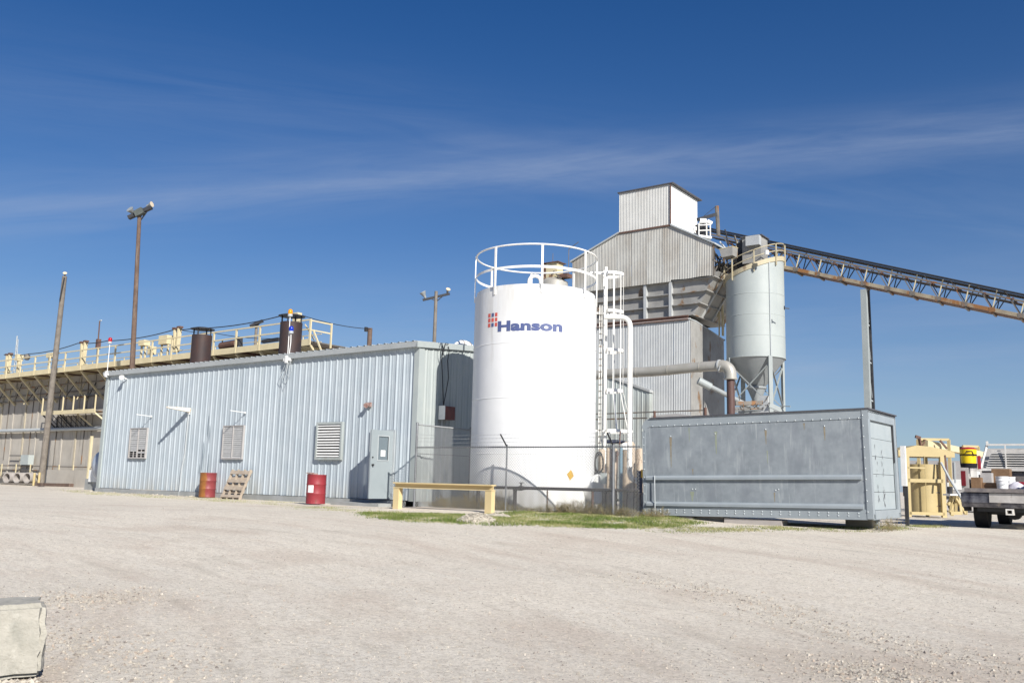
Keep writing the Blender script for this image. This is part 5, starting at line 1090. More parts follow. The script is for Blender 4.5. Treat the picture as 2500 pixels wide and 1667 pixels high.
# catwalk
T = thing('catwalk', 'long cream steel catwalk with railings along the top of the concrete wall', 'catwalk', (xL, WY-1.9, 0)); CK = T
CY0, CY1 = WY-1.9, WY+.4
m = MB(); m.hexa([(xL, CY0, dkz(xL)-.0), (dR.x, CY0, dkz(dR.x)-.0), (dR.x, CY0+.06, dkz(dR.x)), (xL, CY0+.06, dkz(xL)), (xL, CY0, dkz(xL)+.34), (dR.x, CY0, dkz(dR.x)+.34), (dR.x, CY0+.06, dkz(dR.x)+.34), (xL, CY0+.06, dkz(xL)+.34)]); m.build('edge_beam', 'cream_steel', T)
m = MB(); m.hexa([(xL, CY0+.06, dkz(xL)+.18), (dR.x, CY0+.06, dkz(dR.x)+.18), (dR.x, CY1+1.2, dkz(dR.x)+.18), (xL, CY1+1.2, dkz(xL)+.18), (xL, CY0+.06, dkz(xL)+.24), (dR.x, CY0+.06, dkz(dR.x)+.24), (dR.x, CY1+1.2, dkz(dR.x)+.24), (xL, CY1+1.2, dkz(xL)+.24)]); m.build('deck_grating', 'conv_steel', T)
for yy, hs_, mt, nm in ((CY0, (1.35, .85), 'cream_steel', 'front_rail'), (CY1+.8, (1.25, .8), 'cream_steel', 'rear_rail')):
    for h in hs_: xe = dR.x if yy == CY0 else dR.x-2.6; m = MB(); m.bar((xL, yy, dkz(xL)+h), (xe, yy, dkz(xe)+h), .05, .07 if yy == CY0 else .04); m.build(nm, mt, T)
n_ = int((dR.x-xL)/2.05); first_p = None
for k in range(n_+1):
    xa = dR.x-.05-k*2.05; z_ = dkz(xa)
    m = MB(); m.bx((xa-.05, CY0-.02, z_+.0), (xa+.07, CY0+.05, z_+1.38)); m.build('railing_post', 'cream_steel', T)
    m = MB() if k > 1 else m
    if k > 1: m.bar((xa, CY1+.8, z_+.2), (xa, CY1+.8, z_+1.25), .05, .05); m.build('rear_post', 'cream_steel', T)
    m = MB(); m.bar((xa, CY0+.1, z_-.02), (xa, WY-.05, z_-1.75), .09, .12); m.build('knee_brace', 'cream_steel', T)
n_ = int((dR.x-xL)/.95)
for k in range(n_):
    xa = xL+.4+k*.95; m = MB(); m.bar((xa, CY0+.06, dkz(xa)+.08), (xa, CY1+1.1, dkz(xa)+.08), .10, .16); m.build('joist', 'cream_steel' if k % 3 else 'rust_steel', T)
for z_, dy in ((-.55, .35), (-1.1, .25), (-1.5, .15)): m = MB(); m.tube([(xL, WY-dy, dkz(xL)+z_), (dR.x-2, WY-dy, dkz(dR.x-2)+z_)], .05, 6); m.build('service_pipe', 'conv_steel', T)
for k in range(26):
    xa = xL+1.5+k*1.3; z_ = dkz(xa); m = MB(); m.bar((xa, WY-.15, z_-.1-random.random()*.5), (xa+random.uniform(-.8, .8), WY-.2-random.random()*.7, z_-1.1-random.random()*.9), .05, .05); m.build('hanger', 'cream_steel' if k % 2 else 'dark_steel', T)
m = MB(); e = Vector((dR.x, CY0, dR.z)); m.bar(e+Vector((.0, 0, 1.3)), e+Vector((.0, 1.4, 1.3)), .06, .07); m.bar(e+Vector((.0, 0, .8)), e+Vector((.0, 1.4, .8)), .06, .07); m.bar(e+Vector((.05, 1.4, 0)), e+Vector((.05, 1.4, 1.35)), .08, .08); m.bar(e+Vector((.1, .1, .8)), e+Vector((1.2, .1, -1.0)), .06, .08); m.bar(e+Vector((-.8, .3, 1.2)), e+Vector((0, .3, .3)), .05, .05); m.build('end_rail', 'cream_steel', T)
# lower platform
T = thing('service_platform', 'small cream railed platform hung low on the concrete wall beside the leaning pole', 'platform', at(165, 1005, 'y', WY-1.3)*1.0)
a = at(100, 1009, 'y', WY-1.3); b = at(231, 1003, 'y', WY-1.3); zz = (a.z+b.z)/2
m = MB(); m.bx((a.x, WY-1.3, zz-.12), (b.x, WY-1.24, zz+.15)); m.build('edge_beam', 'cream_steel', T); m = MB(); m.bx((a.x, WY-1.24, zz), (b.x, WY-.1, zz+.05)); m.build('deck', 'conv_steel', T)
for k in range(6): xa = a.x+.06+(b.x-a.x-.12)*k/5; m = MB(); m.bar((xa, WY-1.27, zz), (xa, WY-1.27, zz+1.1), .08, .06); m.build('railing_post', 'cream_steel', T)
m = MB(); m.bar((a.x, WY-1.27, zz+1.1), (b.x, WY-1.27, zz+1.1), .04, .04); m.build('top_rail', 'dark_steel', T)
for k in range(4): xa = a.x+.1+(b.x-a.x-.2)*k/3; m = MB(); m.bar((xa, WY-1.2, zz-.1), (xa+.5*(1 if k > 1 else 0), WY-.05, zz-1.1), .06, .09); m.build('knee_brace', 'cream_steel' if k > 1 else 'dark_steel', T)
m = MB()
for k in range(7): xa = a.x+.3+k*.65; m.bar((xa, WY-.9, zz-.15), (xa+.5, WY-.25, zz-1.0), .04, .05); m.bar((xa, WY-.3, zz-.15), (xa+.1, WY-.3, zz-1.1), .04, .04)
m.bar((a.x, WY-.3, zz-1.05), (b.x-1, WY-.3, zz-1.05), .06, .05); m.build('under_bracing', 'dark_steel', T)
# things standing on the catwalk
CAT = []
def onwalk(px_, py_, yy=None): return at(px_, py_, 'y', CY0+.5 if yy is None else yy)
for k, (px_, pyt, pyb, lab) in enumerate(((17, 866, 912, 'cream forked hoist frame on the catwalk, leftmost near the picture edge'), (200, 836, 893, 'cream forked hoist frame on the catwalk just right of the leaning pole'), (429, 802, 860, 'cream forked hoist frame on the catwalk left of the brown stack'))):
    a = onwalk(px_, pyb); zt = onwalk(px_, pyt).z; T = thing('cable_hoist', lab, 'hoist frame', a, 'forked cable hoists on the catwalk')
    for dx, w_ in ((-.28, .16), (.22, .24)):
        m = MB(); m.bar((a.x+dx*.5, a.y, a.z), (a.x+dx, a.y, zt), w_, .14); m.build('upright', 'cream_steel', T)
    m = MB(); m.bx((a.x-.42, a.y-.12, zt-.05), (a.x-.15, a.y+.12, zt+.06)); m.bx((a.x+.05, a.y-.12, zt-.02), (a.x+.40, a.y+.12, zt+.1)); m.build('pulley_block', 'rust_steel', T)
    m = MB(); m.bar((a.x-.5, a.y, a.z+.1), (a.x+.6, a.y, a.z+.1), .08, .06); m.bar((a.x-.3, a.y, a.z+.05), (a.x+.2, a.y, a.z+.9), .08, .06); m.build('base_brace', 'cream_steel', T)
for k, (x0_, x1_, y0_, y1_, lab, mt) in enumerate(((386, 408, 817, 841, 'large cream cabinet above the catwalk rail near the brown stack', 'cream_steel'), (337, 352, 829, 844, 'small cream cabinet behind the tall brown pole on the catwalk', 'cream_steel'), (112, 128, 860, 873, 'small cream cabinet on the catwalk left of the leaning pole', 'cream_steel'), (36, 43, 864, 880, 'tiny cream box on a catwalk rail post at far left', 'cream_steel'), (359, 367, 844, 864, 'narrow cream box low on the catwalk beside the tall brown pole', 'cream_steel'))):
    p_ = at(x0_, y1_, 'y', CY0+.3); q_ = at(x1_, y0_, 'y', CY0+.3); T = thing('catwalk_cabinet', lab, 'cabinet', (p_.x, CY0+.3, p_.z)); m = MB(); m.bx((p_.x, CY0+.3, p_.z), (q_.x, CY0+.75, q_.z)); m.build('cabinet', mt, T)
    m = MB(); m.bx((p_.x+.05, CY0+.45, dkz(p_.x)+.2), (p_.x+.15, CY0+.55, p_.z)); m.build('stand_leg', 'cream_steel', T); m = MB(); m.bx((q_.x-.15, CY0+.45, dkz(p_.x)+.2), (q_.x-.05, CY0+.55, p_.z)); m.build('stand_leg', 'cream_steel', T)
T = thing('catwalk_machine', 'rusty coil machine on the catwalk between the two brown stacks', 'machine', onwalk(560, 845))
a = onwalk(540, 845, CY0+1.2); b = onwalk(577, 838, CY0+1.2); m = MB(); m.tube([a, b], .22, 10); m.build('coil', 'rust_steel', T)
m = MB(); a2 = onwalk(641, 834, CY0+1.2); b2 = onwalk(682, 828, CY0+1.2); m.bar(a2, b2, .2, .18); m.bar(onwalk(543, 828, CY0+1.2), onwalk(543, 850, CY0+1.2), .06, .06); m.bar(onwalk(586, 824, CY0+1.2), onwalk(586, 845, CY0+1.2), .3, .12); m.build('shaft', 'dark_steel', T)
T = thing('catwalk_end_box', 'cream box peeking from behind the right brown stack', 'cabinet', onwalk(716, 780)); a = onwalk(708, 771); b = onwalk(727, 762); m = MB(); m.bx((a.x, a.y, a.z), (b.x, a.y+.3, b.z)); m.build('cabinet', 'cream_steel', T); m = MB(); a = onwalk(716, 840); m.bx((a.x-.2, a.y, a.z), (a.x+.2, a.y+.3, b.z-.3)); m.build('stand', 'cream_steel', T)
def cable(pts, r_, label):
    v = []
    for (p_, q_) in zip(pts, pts[1:]):
        for i in range(8):
            f = i/8; w_ = p_.lerp(q_, f); w_.z -= .25*4*f*(1-f)*min(1, (q_-p_).length/12); v.append(w_)
    v.append(pts[-1]); m = MB(); m.tube(v, r_, 5); return tag1(m.build('overhead_cable', 'cable', thick=0), label, 'cable')
cable([onwalk(10, 866), onwalk(70, 864), onwalk(190, 838), onwalk(262, 832), onwalk(425, 805), onwalk(470, 802), onwalk(683, 772)], .03, 'long sagging dark cable strung over the catwalk between the hoist frames')
cable([onwalk(726, 766), at(905, 803, 'y', WY+6)], .022, 'thin cable running from the right brown stack to the short pole')
cable([onwalk(440, 805), onwalk(520, 812), onwalk(690, 826)], .018, 'lower thin cable above the catwalk rails')
T = thing('lamp_basket', 'small round lamp basket hanging from the catwalk cable', 'lamp', onwalk(66, 872)); a = onwalk(66, 872); m = MB(); m.lathe(a, [(.05, .25), (.2, .15), (.22, -.05), (.12, -.2), (.001, -.22)], 10); m.build('basket', 'conv_steel', T)
# poles
def wpole(name, base, top, r0, r1, mat, label, group=None):
    b, t_ = Vector(base), Vector(top); T = thing(name, label, 'pole', b, group); m = MB(); n_ = 8; pts = []
    m.cyl(b, b.lerp(t_, .5), r0, 14, (r0+r1)/2, False); m.cyl(b.lerp(t_, .5), t_, (r0+r1)/2, 14, r1); m.build('shaft', mat, T, smooth=40); return T
def lamphead(T, p_, d_, s_=1., lit='lamp_glass'):
    p_ = Vector(p_); d_ = Vector(d_).normalized(); m = MB(); m.cyl(p_-d_*.28*s_, p_-d_*.08*s_, .09*s_, 12, .12*s_); m.cyl(p_-d_*.08*s_, p_+d_*.25*s_, .12*s_, 14, .27*s_); o = m.build('flood_lamp', 'silo_grey', T, smooth=40)
    m = MB(); m.cyl(p_+d_*.235*s_, p_+d_*.262*s_, .255*s_, 16); m.build('lens', lit, o, smooth=40)
LB = dep(100, 1178, 60); LB.z = -.1; LT = dep(158, 674, 60)
T = wpole('leaning_pole', LB, LT, .21, .145, 'pole_grey', 'grey wooden pole leaning right in front of the concrete wall')
m = MB(); m.tube([LB.lerp(LT, .99)+Vector((.18, -.1, 0)), LB.lerp(LT, .88)+Vector((.12, -.2, 0))], .05, 6); m.build('conduit', 'dark_steel', T)
lamphead(T, LT+Vector((.10, -.05, .08)), (.5, -.3, .5), .5)
PB = at(331, 905, 'y', 10.0); PTt = at(340, 530, 'y', 10.0); P_ = dep(326, 1000, 53); 
b0 = dep(329, 905, 50); t0 = dep(341, 517, 50); dv = (t0-b0); bb = Vector((b0.x, b0.y, 0)) - Vector((dv.x, dv.y, 0))*(b0.z/dv.z)*.3
T = wpole('floodlight_pole', (bb.x, bb.y, -.1), t0, .17, .10, 'pole_wood', 'tall brown wooden pole with two floodlights, behind the left of the building', 'floodlight poles'); FP = T
ca_ = dep(314, 532, 50); cb_ = dep(370, 506, 50); m = MB(); m.bar(ca_, cb_, .22, .20); m.build('cross_arm', 'dark_steel', T)
m = MB(); m.bar(dep(331, 524, 49.9), dep(350, 514, 49.9), .3, .35); m.build('ballast_box', 'rack_dark', T)
m = MB(); m.bar(dep(344, 537, 50), dep(358, 518, 50), .05, .05); m.bar(dep(342, 537, 50), dep(335, 522, 50), .08, .05); m.build('arm_brace', 'dark_steel', T)
lamphead(T, dep(322, 517, 50), ray(316, 510)-ray(322, 520)+FW*-.004, .75, 'silo_grey'); lamphead(T, dep(365, 501, 50), RT*.95+Vector((0, 0, .25))-FW*.25, .62)
m = MB(); m.tube([dep(329, 900, 49.8), dep(321, 880, 49.8), dep(325, 820, 49.8), dep(333, 790, 49.8)], .03, 5); m.build('loose_cable', 'trim_grey', T)
b0 = dep(1060, 840, 62); t0 = dep(1065, 711, 62); T = wpole('floodlight_pole', (b0.x, b0.y, -.1), t0, .16, .11, 'pole_grey', 'floodlight pole with a level cross arm behind the building, just left of the tank', 'floodlight poles')
m = MB(); m.bar(dep(1032, 732.5, 62), dep(1098, 717, 62), .16, .14); m.build('cross_arm', 'dark_steel', T); m = MB()
m.bar(dep(1067, 735, 61.9), dep(1082, 722, 61.9), .05, .05); m.bar(dep(1063, 735, 61.9), dep(1052, 729, 61.9), .05, .05); m.bar(dep(1066, 725, 61.9), dep(1068, 735, 61.9), .05, .05); m.build('arm_brace', 'dark_steel', T)
lamphead(T, dep(1035, 720, 62), -RT*.4+Vector((0, 0, .8))-FW*.2, .85, 'rusty_white'); lamphead(T, dep(1093, 710, 62), RT*.2+Vector((0, 0, .5))-FW*.5, .6)
b0 = dep(902, 850, 62); t0 = dep(903.5, 801, 62); T = wpole('short_pole', (b0.x, b0.y, -.1), t0, .18, .16, 'pole_wood', 'short dark wooden pole showing above the middle of the roof'); m = MB(); m.bar(t0+Vector((-.25, -.2, -.1)), t0+Vector((-.1, -.2, -.1)), .2, .3); m.build('insulator', 'dark_steel', T)
b0 = dep(243, 860, 74); t0 = dep(243.5, 783, 74); T = wpole('steel_lamp_pole', (b0.x, b0.y, -.1), t0, .07, .05, 'rust_steel', 'slim rusty lamp pole behind the catwalk next to the red beacon'); m = MB(); m.bar(t0, t0+Vector((.25, 0, .02)), .1, .08); m.build('lamp_head', 'trim_grey', T); p_ = dep(242, 840, 73.6); m = MB(); m.bx(p_+Vector((-.18, -.2, -.4)), p_+Vector((.1, .1, .4))); m.build('switch_box', 'rust_steel', T)
b0 = dep(40, 900, 78); t0 = dep(42, 820, 78); T = wpole('lattice_mast', (b0.x, b0.y, -.1), t0, .05, .05, 'trim_grey', 'slim grey lattice mast rising behind the catwalk at far left'); m = MB(); m.bar((b0.x+.28, b0.y, 6), t0+Vector((.22, 0, -.3)), .05, .05)
for k in range(9): m.bar(t0+Vector((0, 0, -.3-.45*k)), t0+Vector((.22, 0, -.5-.45*k)), .03, .04)
m.build('lattice', 'trim_grey', T)
b0 = dep(624, 850, 76); t0 = dep(627, 785, 76); T = wpole('utility_pole', (b0.x, b0.y, -.1), t0, .16, .12, 'pole_grey', 'distant pole with a tilted dark panel cross arm between the brown stacks'); m = MB(); m.bar(dep(611, 796, 75.7), dep(642, 783, 75.7), .3, .2); m.bar(dep(618, 790, 75.7), dep(626, 797, 75.7), .1, .1); m.bar(dep(626, 798, 75.7), dep(636, 786, 75.7), .08, .08); m.build('cross_arm', 'dark_steel', T)
# ground level things at left
for k, (px_, lab) in enumerate(((16, 'concrete pipe lying at far left by the wall, leftmost of three'), (41, 'middle one of three concrete pipes lying by the wall'), (65.5, 'rightmost of three concrete pipes, next to the yellow posts'))):
    c_ = dep(px_, 1166, 66-k*.6); r_ = .385; T = thing('concrete_pipe', lab, 'pipe', c_, 'concrete pipes by the wall'); d_ = Vector((-.25, 1, 0)).normalized(); m = MB(); n_ = 28
    a_ax = d_.cross(Vector((0, 0, 1))); vs = []
    for rr3, off in ((r_, 0), (r_, 2.2), (r_-.07, 2.2), (r_-.07, 0)):
        for i in range(n_): t_ = 2*math.pi*i/n_; vs.append(c_+d_*off+(a_ax*math.cos(t_)+Vector((0, 0, 1))*math.sin(t_))*rr3)
    m.add(vs, [(q*n_+i, q*n_+(i+1) % n_, ((q+1) % 4)*n_+(i+1) % n_, ((q+1) % 4)*n_+i) for q in range(4) for i in range(n_)]); m.build('pipe_barrel', 'concrete_pipe', T, smooth=40)
a = dep(2, 1180, 66); b = dep(84, 1181, 64); m = MB(); m.bar(a+Vector((0, .2, .0)), b+Vector((0, .2, .0)), .5, .12); tag1(m.build('timber_skid', 'pole_grey'), 'low dark timber skid under the three concrete pipes', 'timber')
for px_, yb2, yt, lab in ((82, 1181, 1155, 'left one of two short yellow posts beside the concrete pipes'), (94.5, 1178, 1154, 'right one of two short yellow posts, touching the leaning pole')):
    a = dep(px_, yb2, 59); m = MB(); m.cyl(a+Vector((0, 0, -.1)), Vector((a.x, a.y, zat(yt, a.x, a.y))), .075, 12); m.lathe((a.x, a.y, zat(yt, a.x, a.y)), [(.075, 0), (.05, .03), (.001, .04)], 12); tag1(m.build('bollard', 'yellow_steel', smooth=40), lab, 'bollard', 'short yellow posts by the concrete pipes')
a = dep(90, 1182, 57.5); b = dep(174, 1184, 55); m = MB(); m.bar(a, b, .3, .2); tag1(m.build('timber_beam', 'pole_wood'), 'weathered timber beam lying on the ground at the foot of the leaning pole', 'timber')
T = thing('propane_tank', 'round grey-blue fuel tank end with a yellow label behind the left corner of the building', 'tank', dep(249, 1132, 42))
c_ = dep(246, 1135, 42); r_ = 23.5*1.6/FPX*42; m = MB(); d_ = Vector((.3, 1, 0)).normalized(); m.lathe((0, 0, 0), [(.001, -.5*r_), (.35*r_, -.46*r_), (.7*r_, -.33*r_), (.93*r_, -.1*r_), (r_, .15*r_), (r_, 3.5)], 32)
Mx = Matrix.Translation(c_) @ d_.to_track_quat('Z', 'Y').to_matrix().to_4x4(); m.v = [tuple(Mx @ Vector(v)) for v in m.v]; m.build('vessel', 'propane', T, smooth=60)
m = MB(); p_ = dep(240, 1134, 42-r_*.55); m.bx(p_+Vector((-.10, 0, -.25)), p_+Vector((.12, .02, .30))); m.build('label_plate', 'label_yellow', T); m = MB(); m.bx(p_+Vector((0, -.01, -.12)), p_+Vector((.1, -.004, .06))); m.build('label_mark', 'dark_steel', T)
m = MB(); a = dep(208, 1168, 43); b = dep(245, 1190, 43); m.bx((a.x, a.y, -.3), (b.x+.8, a.y+1.5, a.z)); m.build('cradle', 'plinth', T)
m = MB(); a = dep(222, 1160, 42.6); m.bx(a+Vector((-.2, 0, -.3)), a+Vector((.5, .2, .25))); tag1(m.build('pale_panel', 'galv_white'), 'small pale corrugated panel beside the fuel tank', 'panel')
m = MB(); a = dep(218, 1130, 44); m.bar(a+Vector((0, 0, -1.2)), a+Vector((0, 0, 1.3)), .12, .10); tag1(m.build('tank_post', 'cream_steel'), 'upright cream post beside the fuel tank', 'post')

# ------------------------------------------------------------------ right: yellow tank stand, gantry, trailer
T = thing('yellow_tank_stand', 'yellow steel frame stand holding an upright yellow round tank', 'tank stand', dep(2260, 1255, 30.8))
L_, R2 = dep(2219, 1255, 30.6), dep(2305, 1257, 30.6); ex = (R2-L_); ex.z = 0; wdt = ex.length; ex.normalize(); ey = Vector((-ex.y, ex.x, 0)); O = Vector((L_.x, L_.y, -.1))
def P(u, v, z): return O+ex*u+ey*v+Vector((0, 0, z+.1))
ztp = zat(1112, O.x, O.y)
for u in (0, wdt):
    for v in (0, 1.2): m = MB(); m.bar(P(u, v, -.1), P(u, v, ztp), .14 if v == 0 else .10, .12, ey); m.build('post', 'yellow_steel', T)
for z_, h in ((.05, .10), (zat(1172, O.x, O.y), .12), (zat(1141, O.x, O.y), .05)):
    m = MB(); m.bar(P(0, -.01, z_), P(wdt*(1 if h > .06 else .5), -.01, z_), .10, h); m.build('cross_rail', 'yellow_steel', T)
m = MB(); m.lathe(P(wdt/2+.24, .62, 0), [(.56, 0), (.56, zat(1124, O.x, O.y)-.1), (.54, zat(1124, O.x, O.y)-.1), (.54, 1.0)], 40); m.build('round_tank', 'yellow_steel', T, smooth=40)
m = MB(); za = ztp; m.prism([P(-.28, -.02, za-.02), P(wdt+.45, -.02, za-.02), P(wdt+.45, -.02, za+.16), P(wdt*.72, -.02, za+.32), P(wdt*.3, -.02, za+.36), P(-.28, -.02, za+.18)], ey*1.25); m.build('top_frame', 'yellow_steel', T)
m = MB(); m.bx((0, 0, 0), (0, 0, 0)); m = MB(); m.bar(P(wdt*.5, -.04, .0), P(wdt*.5, -.04, ztp), .022, .022); m.build('centre_bar', 'yellow_steel', T)
for z_ in (.3, .75, 1.2): m = MB(); m.bar(P(wdt*.58, .1, z_), P(wdt-.02, .1, z_), .03, .03); m.build('rung', 'conv_steel', T)
m = MB(); m.bar(P(wdt-.02, -.3, 2.0), P(wdt*.95, -.5, 1.1), .05, .05); m.bar(P(.15, -.03, ztp-1.2), P(.15, -.03, ztp-1.15), .02, .02); m.build('latch_arm', 'rust_steel', T)
T = thing('yellow_gantry', 'yellow portal frames with a rusty boom sloping down behind the yellow tank stand', 'gantry', dep(2290, 1200, 34))
for (x0_, x1_, yt, y0_, y1_, dd) in ((2241, 2316, 1072, 1120, 1110, 33.5), (2350, 2388, 1089, 1120, 1130, 36)):
    m = MB()
    a, b = dep(x0_, yt, dd), dep(x1_, yt+1, dd); m.bar(a, b, .1, .09); m.build('portal_beam', 'yellow_steel', T)
    for p_ in (a, b): m = MB(); m.bar((p_.x, p_.y, -.1), (p_.x, p_.y, p_.z), .12, .1); m.build('portal_post', 'yellow_steel', T)
m = MB(); m.bar(dep(2256, 1082, 33.4), dep(2405, 1112, 36), .3, .22); m.build('boom', 'cream_steel', T)
m = MB(); m.bar(dep(2256, 1074, 33.4), dep(2405, 1108, 36), .06, .05); m.bar(dep(2246, 1095, 33.3), dep(2258, 1078, 33.3), .05, .05); m.bar(dep(2295, 1075, 33.3), dep(2312, 1095, 33.3), .05, .06); m.bar(dep(2250, 1105, 33.1), dep(2244, 1068, 33.1), .08, .08); m.bar(dep(2235, 1065, 33.1), dep(2247, 1069, 33.1), .08, .1); m.build('boom_gear', 'rust_steel', T)
m = MB(); m.cyl(dep(2222, 1095, 34), dep(2225, 1095, 34.4), .1, 14); m.bar(dep(2205, 1098, 34), dep(2232, 1100, 34), .1, .08); tag1(m.build('winch_wheel', 'dark_steel'), 'dark winch wheel above the left of the yellow tank stand', 'winch')
T = thing('a_frame_stand', 'yellow A-frame trestle with a white shelf beside the pickup', 'trestle', dep(2335, 1254, 29))
for p_, q_ in (((2314, 1232), (2326, 1208)), ((2322, 1254), (2323, 1208)), ((2334, 1254), (2334, 1205)), ((2328, 1208), (2356, 1253)), ((2347, 1252), (2342, 1208)), ((2318, 1250), (2332, 1225))): m = MB(); m.bar(dep(*p_, 29), dep(*q_, 29.2), .07, .07); m.build('leg', 'yellow_steel', T)
m = MB(); m.bar(dep(2311, 1207, 29), dep(2340, 1207, 29), .5, .05); m.build('shelf', 'white_plain', T); m = MB(); m.bar(dep(2320, 1252, 29), dep(2348, 1252, 29), .1, .1); m.build('foot_rail', 'yellow_steel', T)
m = MB(); m.cyl(dep(2319, 1204, 29), dep(2319, 1188, 29), .085, 14); tag1(m.build('dark_canister', 'dark_steel', smooth=40), 'dark canister standing on the white shelf of the A-frame trestle', 'canister')
m = MB(); m.tube([dep(2297, 1128, 28.5), dep(2318, 1168, 28.3), dep(2348, 1218, 28)], .035, 8); tag1(m.build('grey_pole', 'trim_grey', smooth=40), 'slanting grey pole leaning from the tank stand towards the pickup', 'pole')
m = MB(); m.bx(dep(2211, 1175, 31.5)+Vector((-.1, 0, -.5)), dep(2217, 1175, 31.5)+Vector((.1, .3, .3))); tag1(m.build('rusty_post_box', 'rust_steel'), 'rusty brown upright box left of the yellow tank stand', 'box')
T = thing('grey_trailer', 'long plain grey trailer behind the yellow tank stand and pickup', 'trailer', dep(2400, 1200, 40))
a = dep(2215, 1125, 41); b = dep(2560, 1128, 38); d_ = (b-a); d_.z = 0; d_.normalize(); e_ = Vector((-d_.y, d_.x, 0)); L2 = (Vector((b.x, b.y, 0))-Vector((a.x, a.y, 0))).length
def Q(u, v, z): return Vector((a.x, a.y, 0))+d_*u+e_*v+Vector((0, 0, z))
def qbox(m, u0, v0, z0, u1, v1, z1): m.hexa([Q(u0, v0, z0), Q(u1, v0, z0), Q(u1, v1, z0), Q(u0, v1, z0), Q(u0, v0, z1), Q(u1, v0, z1), Q(u1, v1, z1), Q(u0, v1, z1)])
m = MB(); qbox(m, 0, 0, .45, L2, 2.4, 2.15); m.build('body', 'camper', T)
for u in (.4, .8, 1.3, 1.9): m = MB(); qbox(m, u, -.03, 1.2, u+.06, -.001, 2.1); m.build('rib', 'yellow_steel' if u < 1.5 else 'trim_grey', T)
m = MB(); qbox(m, 1.6, -.02, .9, 3.2, -.001, 1.35); m.build('side_panel', 'galv_white', T); m = MB(); qbox(m, 0, -.02, .5, L2, -.001, .62); m.build('skirt', 'dark_steel', T)
for u in (1.0, 1.9, 4.4): m = MB(); m.cyl(Q(u, -.02, .25), Q(u, .25, .25), .34, 18); m.build('wheel', 'rubber', T, smooth=40)

# ------------------------------------------------------------------ pickup
T = thing('pickup_truck', 'dirty white work pickup with its tailgate down and a louvred cab rack', 'pickup', (14.57, 3.55, -.07)); TK = T
ox, oy, oz = 14.57, 3.55, -.07; PWd = 1.98
def K(x_, y_, z_): return (ox+x_, oy+y_, oz+z_)
m = MB(); m.bx(K(.04, -.02, .60), K(PWd-.04, .16, .82)); m.hexa([K(.0, .02, .50), K(.0, .30, .50), K(PWd, .30, .50), K(PWd, .02, .50), K(.0, -.04, .60), K(0, .30, .60), K(PWd, .30, .60), K(PWd, -.04, .60)]) ; m.bx(K(0, -.05, .601), K(PWd, -.021, .84)); rb_ = m.build('rear_bumper', 'chrome', T); bv = rb_.modifiers.new('bevel', 'BEVEL'); bv.width = .035; bv.segments = 3
m = MB(); m.bx(K(.02, .17, .40), K(.12, .60, .62)); m.build('mud_flap', 'rubber', T); m = MB(); m.bx(K(.10, .6, .86), K(.34, 1.7, 1.08)); m.build('wheel_arch', 'tailgate', T); m = MB(); m.bx(K(.10, 2.5, .86), K(PWd-.10, 2.58, 1.40)); m.build('bed_front', 'tailgate', T)
m = MB(); m.bx(K(.62, -.07, .62), K(1.36, -.051, .84)); m.build('bumper_step', 'truck_white', T)
m = MB(); m.bx(K(.10, -.10, .86), K(PWd-.10, .30, .90)); m.bx(K(.10, -.12, .855), K(PWd-.10, -.10, .95)); m.build('tailgate', 'tailgate', T)
m = MB(); m.bx(K(.1, .30, .82), K(PWd-.1, 2.6, .86)); m.build('bed_floor', 'tailgate', T)
for s_ in (0, 1):
    x0_ = 0 if s_ == 0 else PWd-.10; m = MB()
    m.bx(K(x0_, .20, 1.06), K(x0_+.10, 2.6, 1.44)); m.bx(K(x0_, .20, .62), K(x0_+.10, .62, 1.06)); m.bx(K(x0_, 1.5, .62), K(x0_+.10, 2.6, 1.06)); m.build('bed_side', 'truck_white', T)
    xx = .0 if s_ == 0 else PWd-.16; m = MB(); m.bx(K(xx, .14, .80), K(xx+.16, .199, 1.44)); m.build('corner_pillar', 'truck_white', T)
    m = MB(); m.bx(K(xx+(.0 if s_ == 0 else .05), .10, 1.0), K(xx+.10+(0 if s_ == 0 else .05), .139, 1.36)); m.build('tail_light', 'tail_lens', T)
for s_ in (0, 1):
    for yy in (1.05, 4.55):
        xx = .14 if s_ == 0 else PWd-.14-.29
        m = MB(); c1 = Vector(K(xx, yy, .385)); c2 = Vector(K(xx+.29, yy, .385)); m.cyl(c1, c2, .385, 32); w_ = m.build('wheel', 'rubber', T, smooth=30)
        m = MB(); c0_ = c1+Vector((-.012, 0, 0)) if s_ == 0 else c2; m.cyl(c0_, c0_+Vector((.012, 0, 0)), .2, 20); m.build('rim', 'chrome', w_)
m = MB(); m.bx(K(.45, 1.0, .32), K(1.55, 1.1, .42)); m.cyl(K(.99, .98, .37), K(.99, 1.2, .37), .16, 16); m.build('rear_axle', 'dark_steel', T)
m = MB(); m.bx(K(.42, .2, .45), K(.50, 5.2, .58)); m.bx(K(1.48, .2, .45), K(1.56, 5.2, .58)); m.bx(K(.3, .22, .40), K(1.68, .32, .50)); m.build('chassis', 'dark_steel', T)
m = MB()
for a_, b_ in ((K(.95, -.06, .34), K(1.11, .2, .37)), (K(.95, -.06, .45), K(1.11, .2, .48)), (K(.95, -.06, .371), K(.98, .2, .449)), (K(1.08, -.06, .371), K(1.11, .2, .449))): m.bx(a_, b_)
m.build('tow_hitch', 'rack', T)
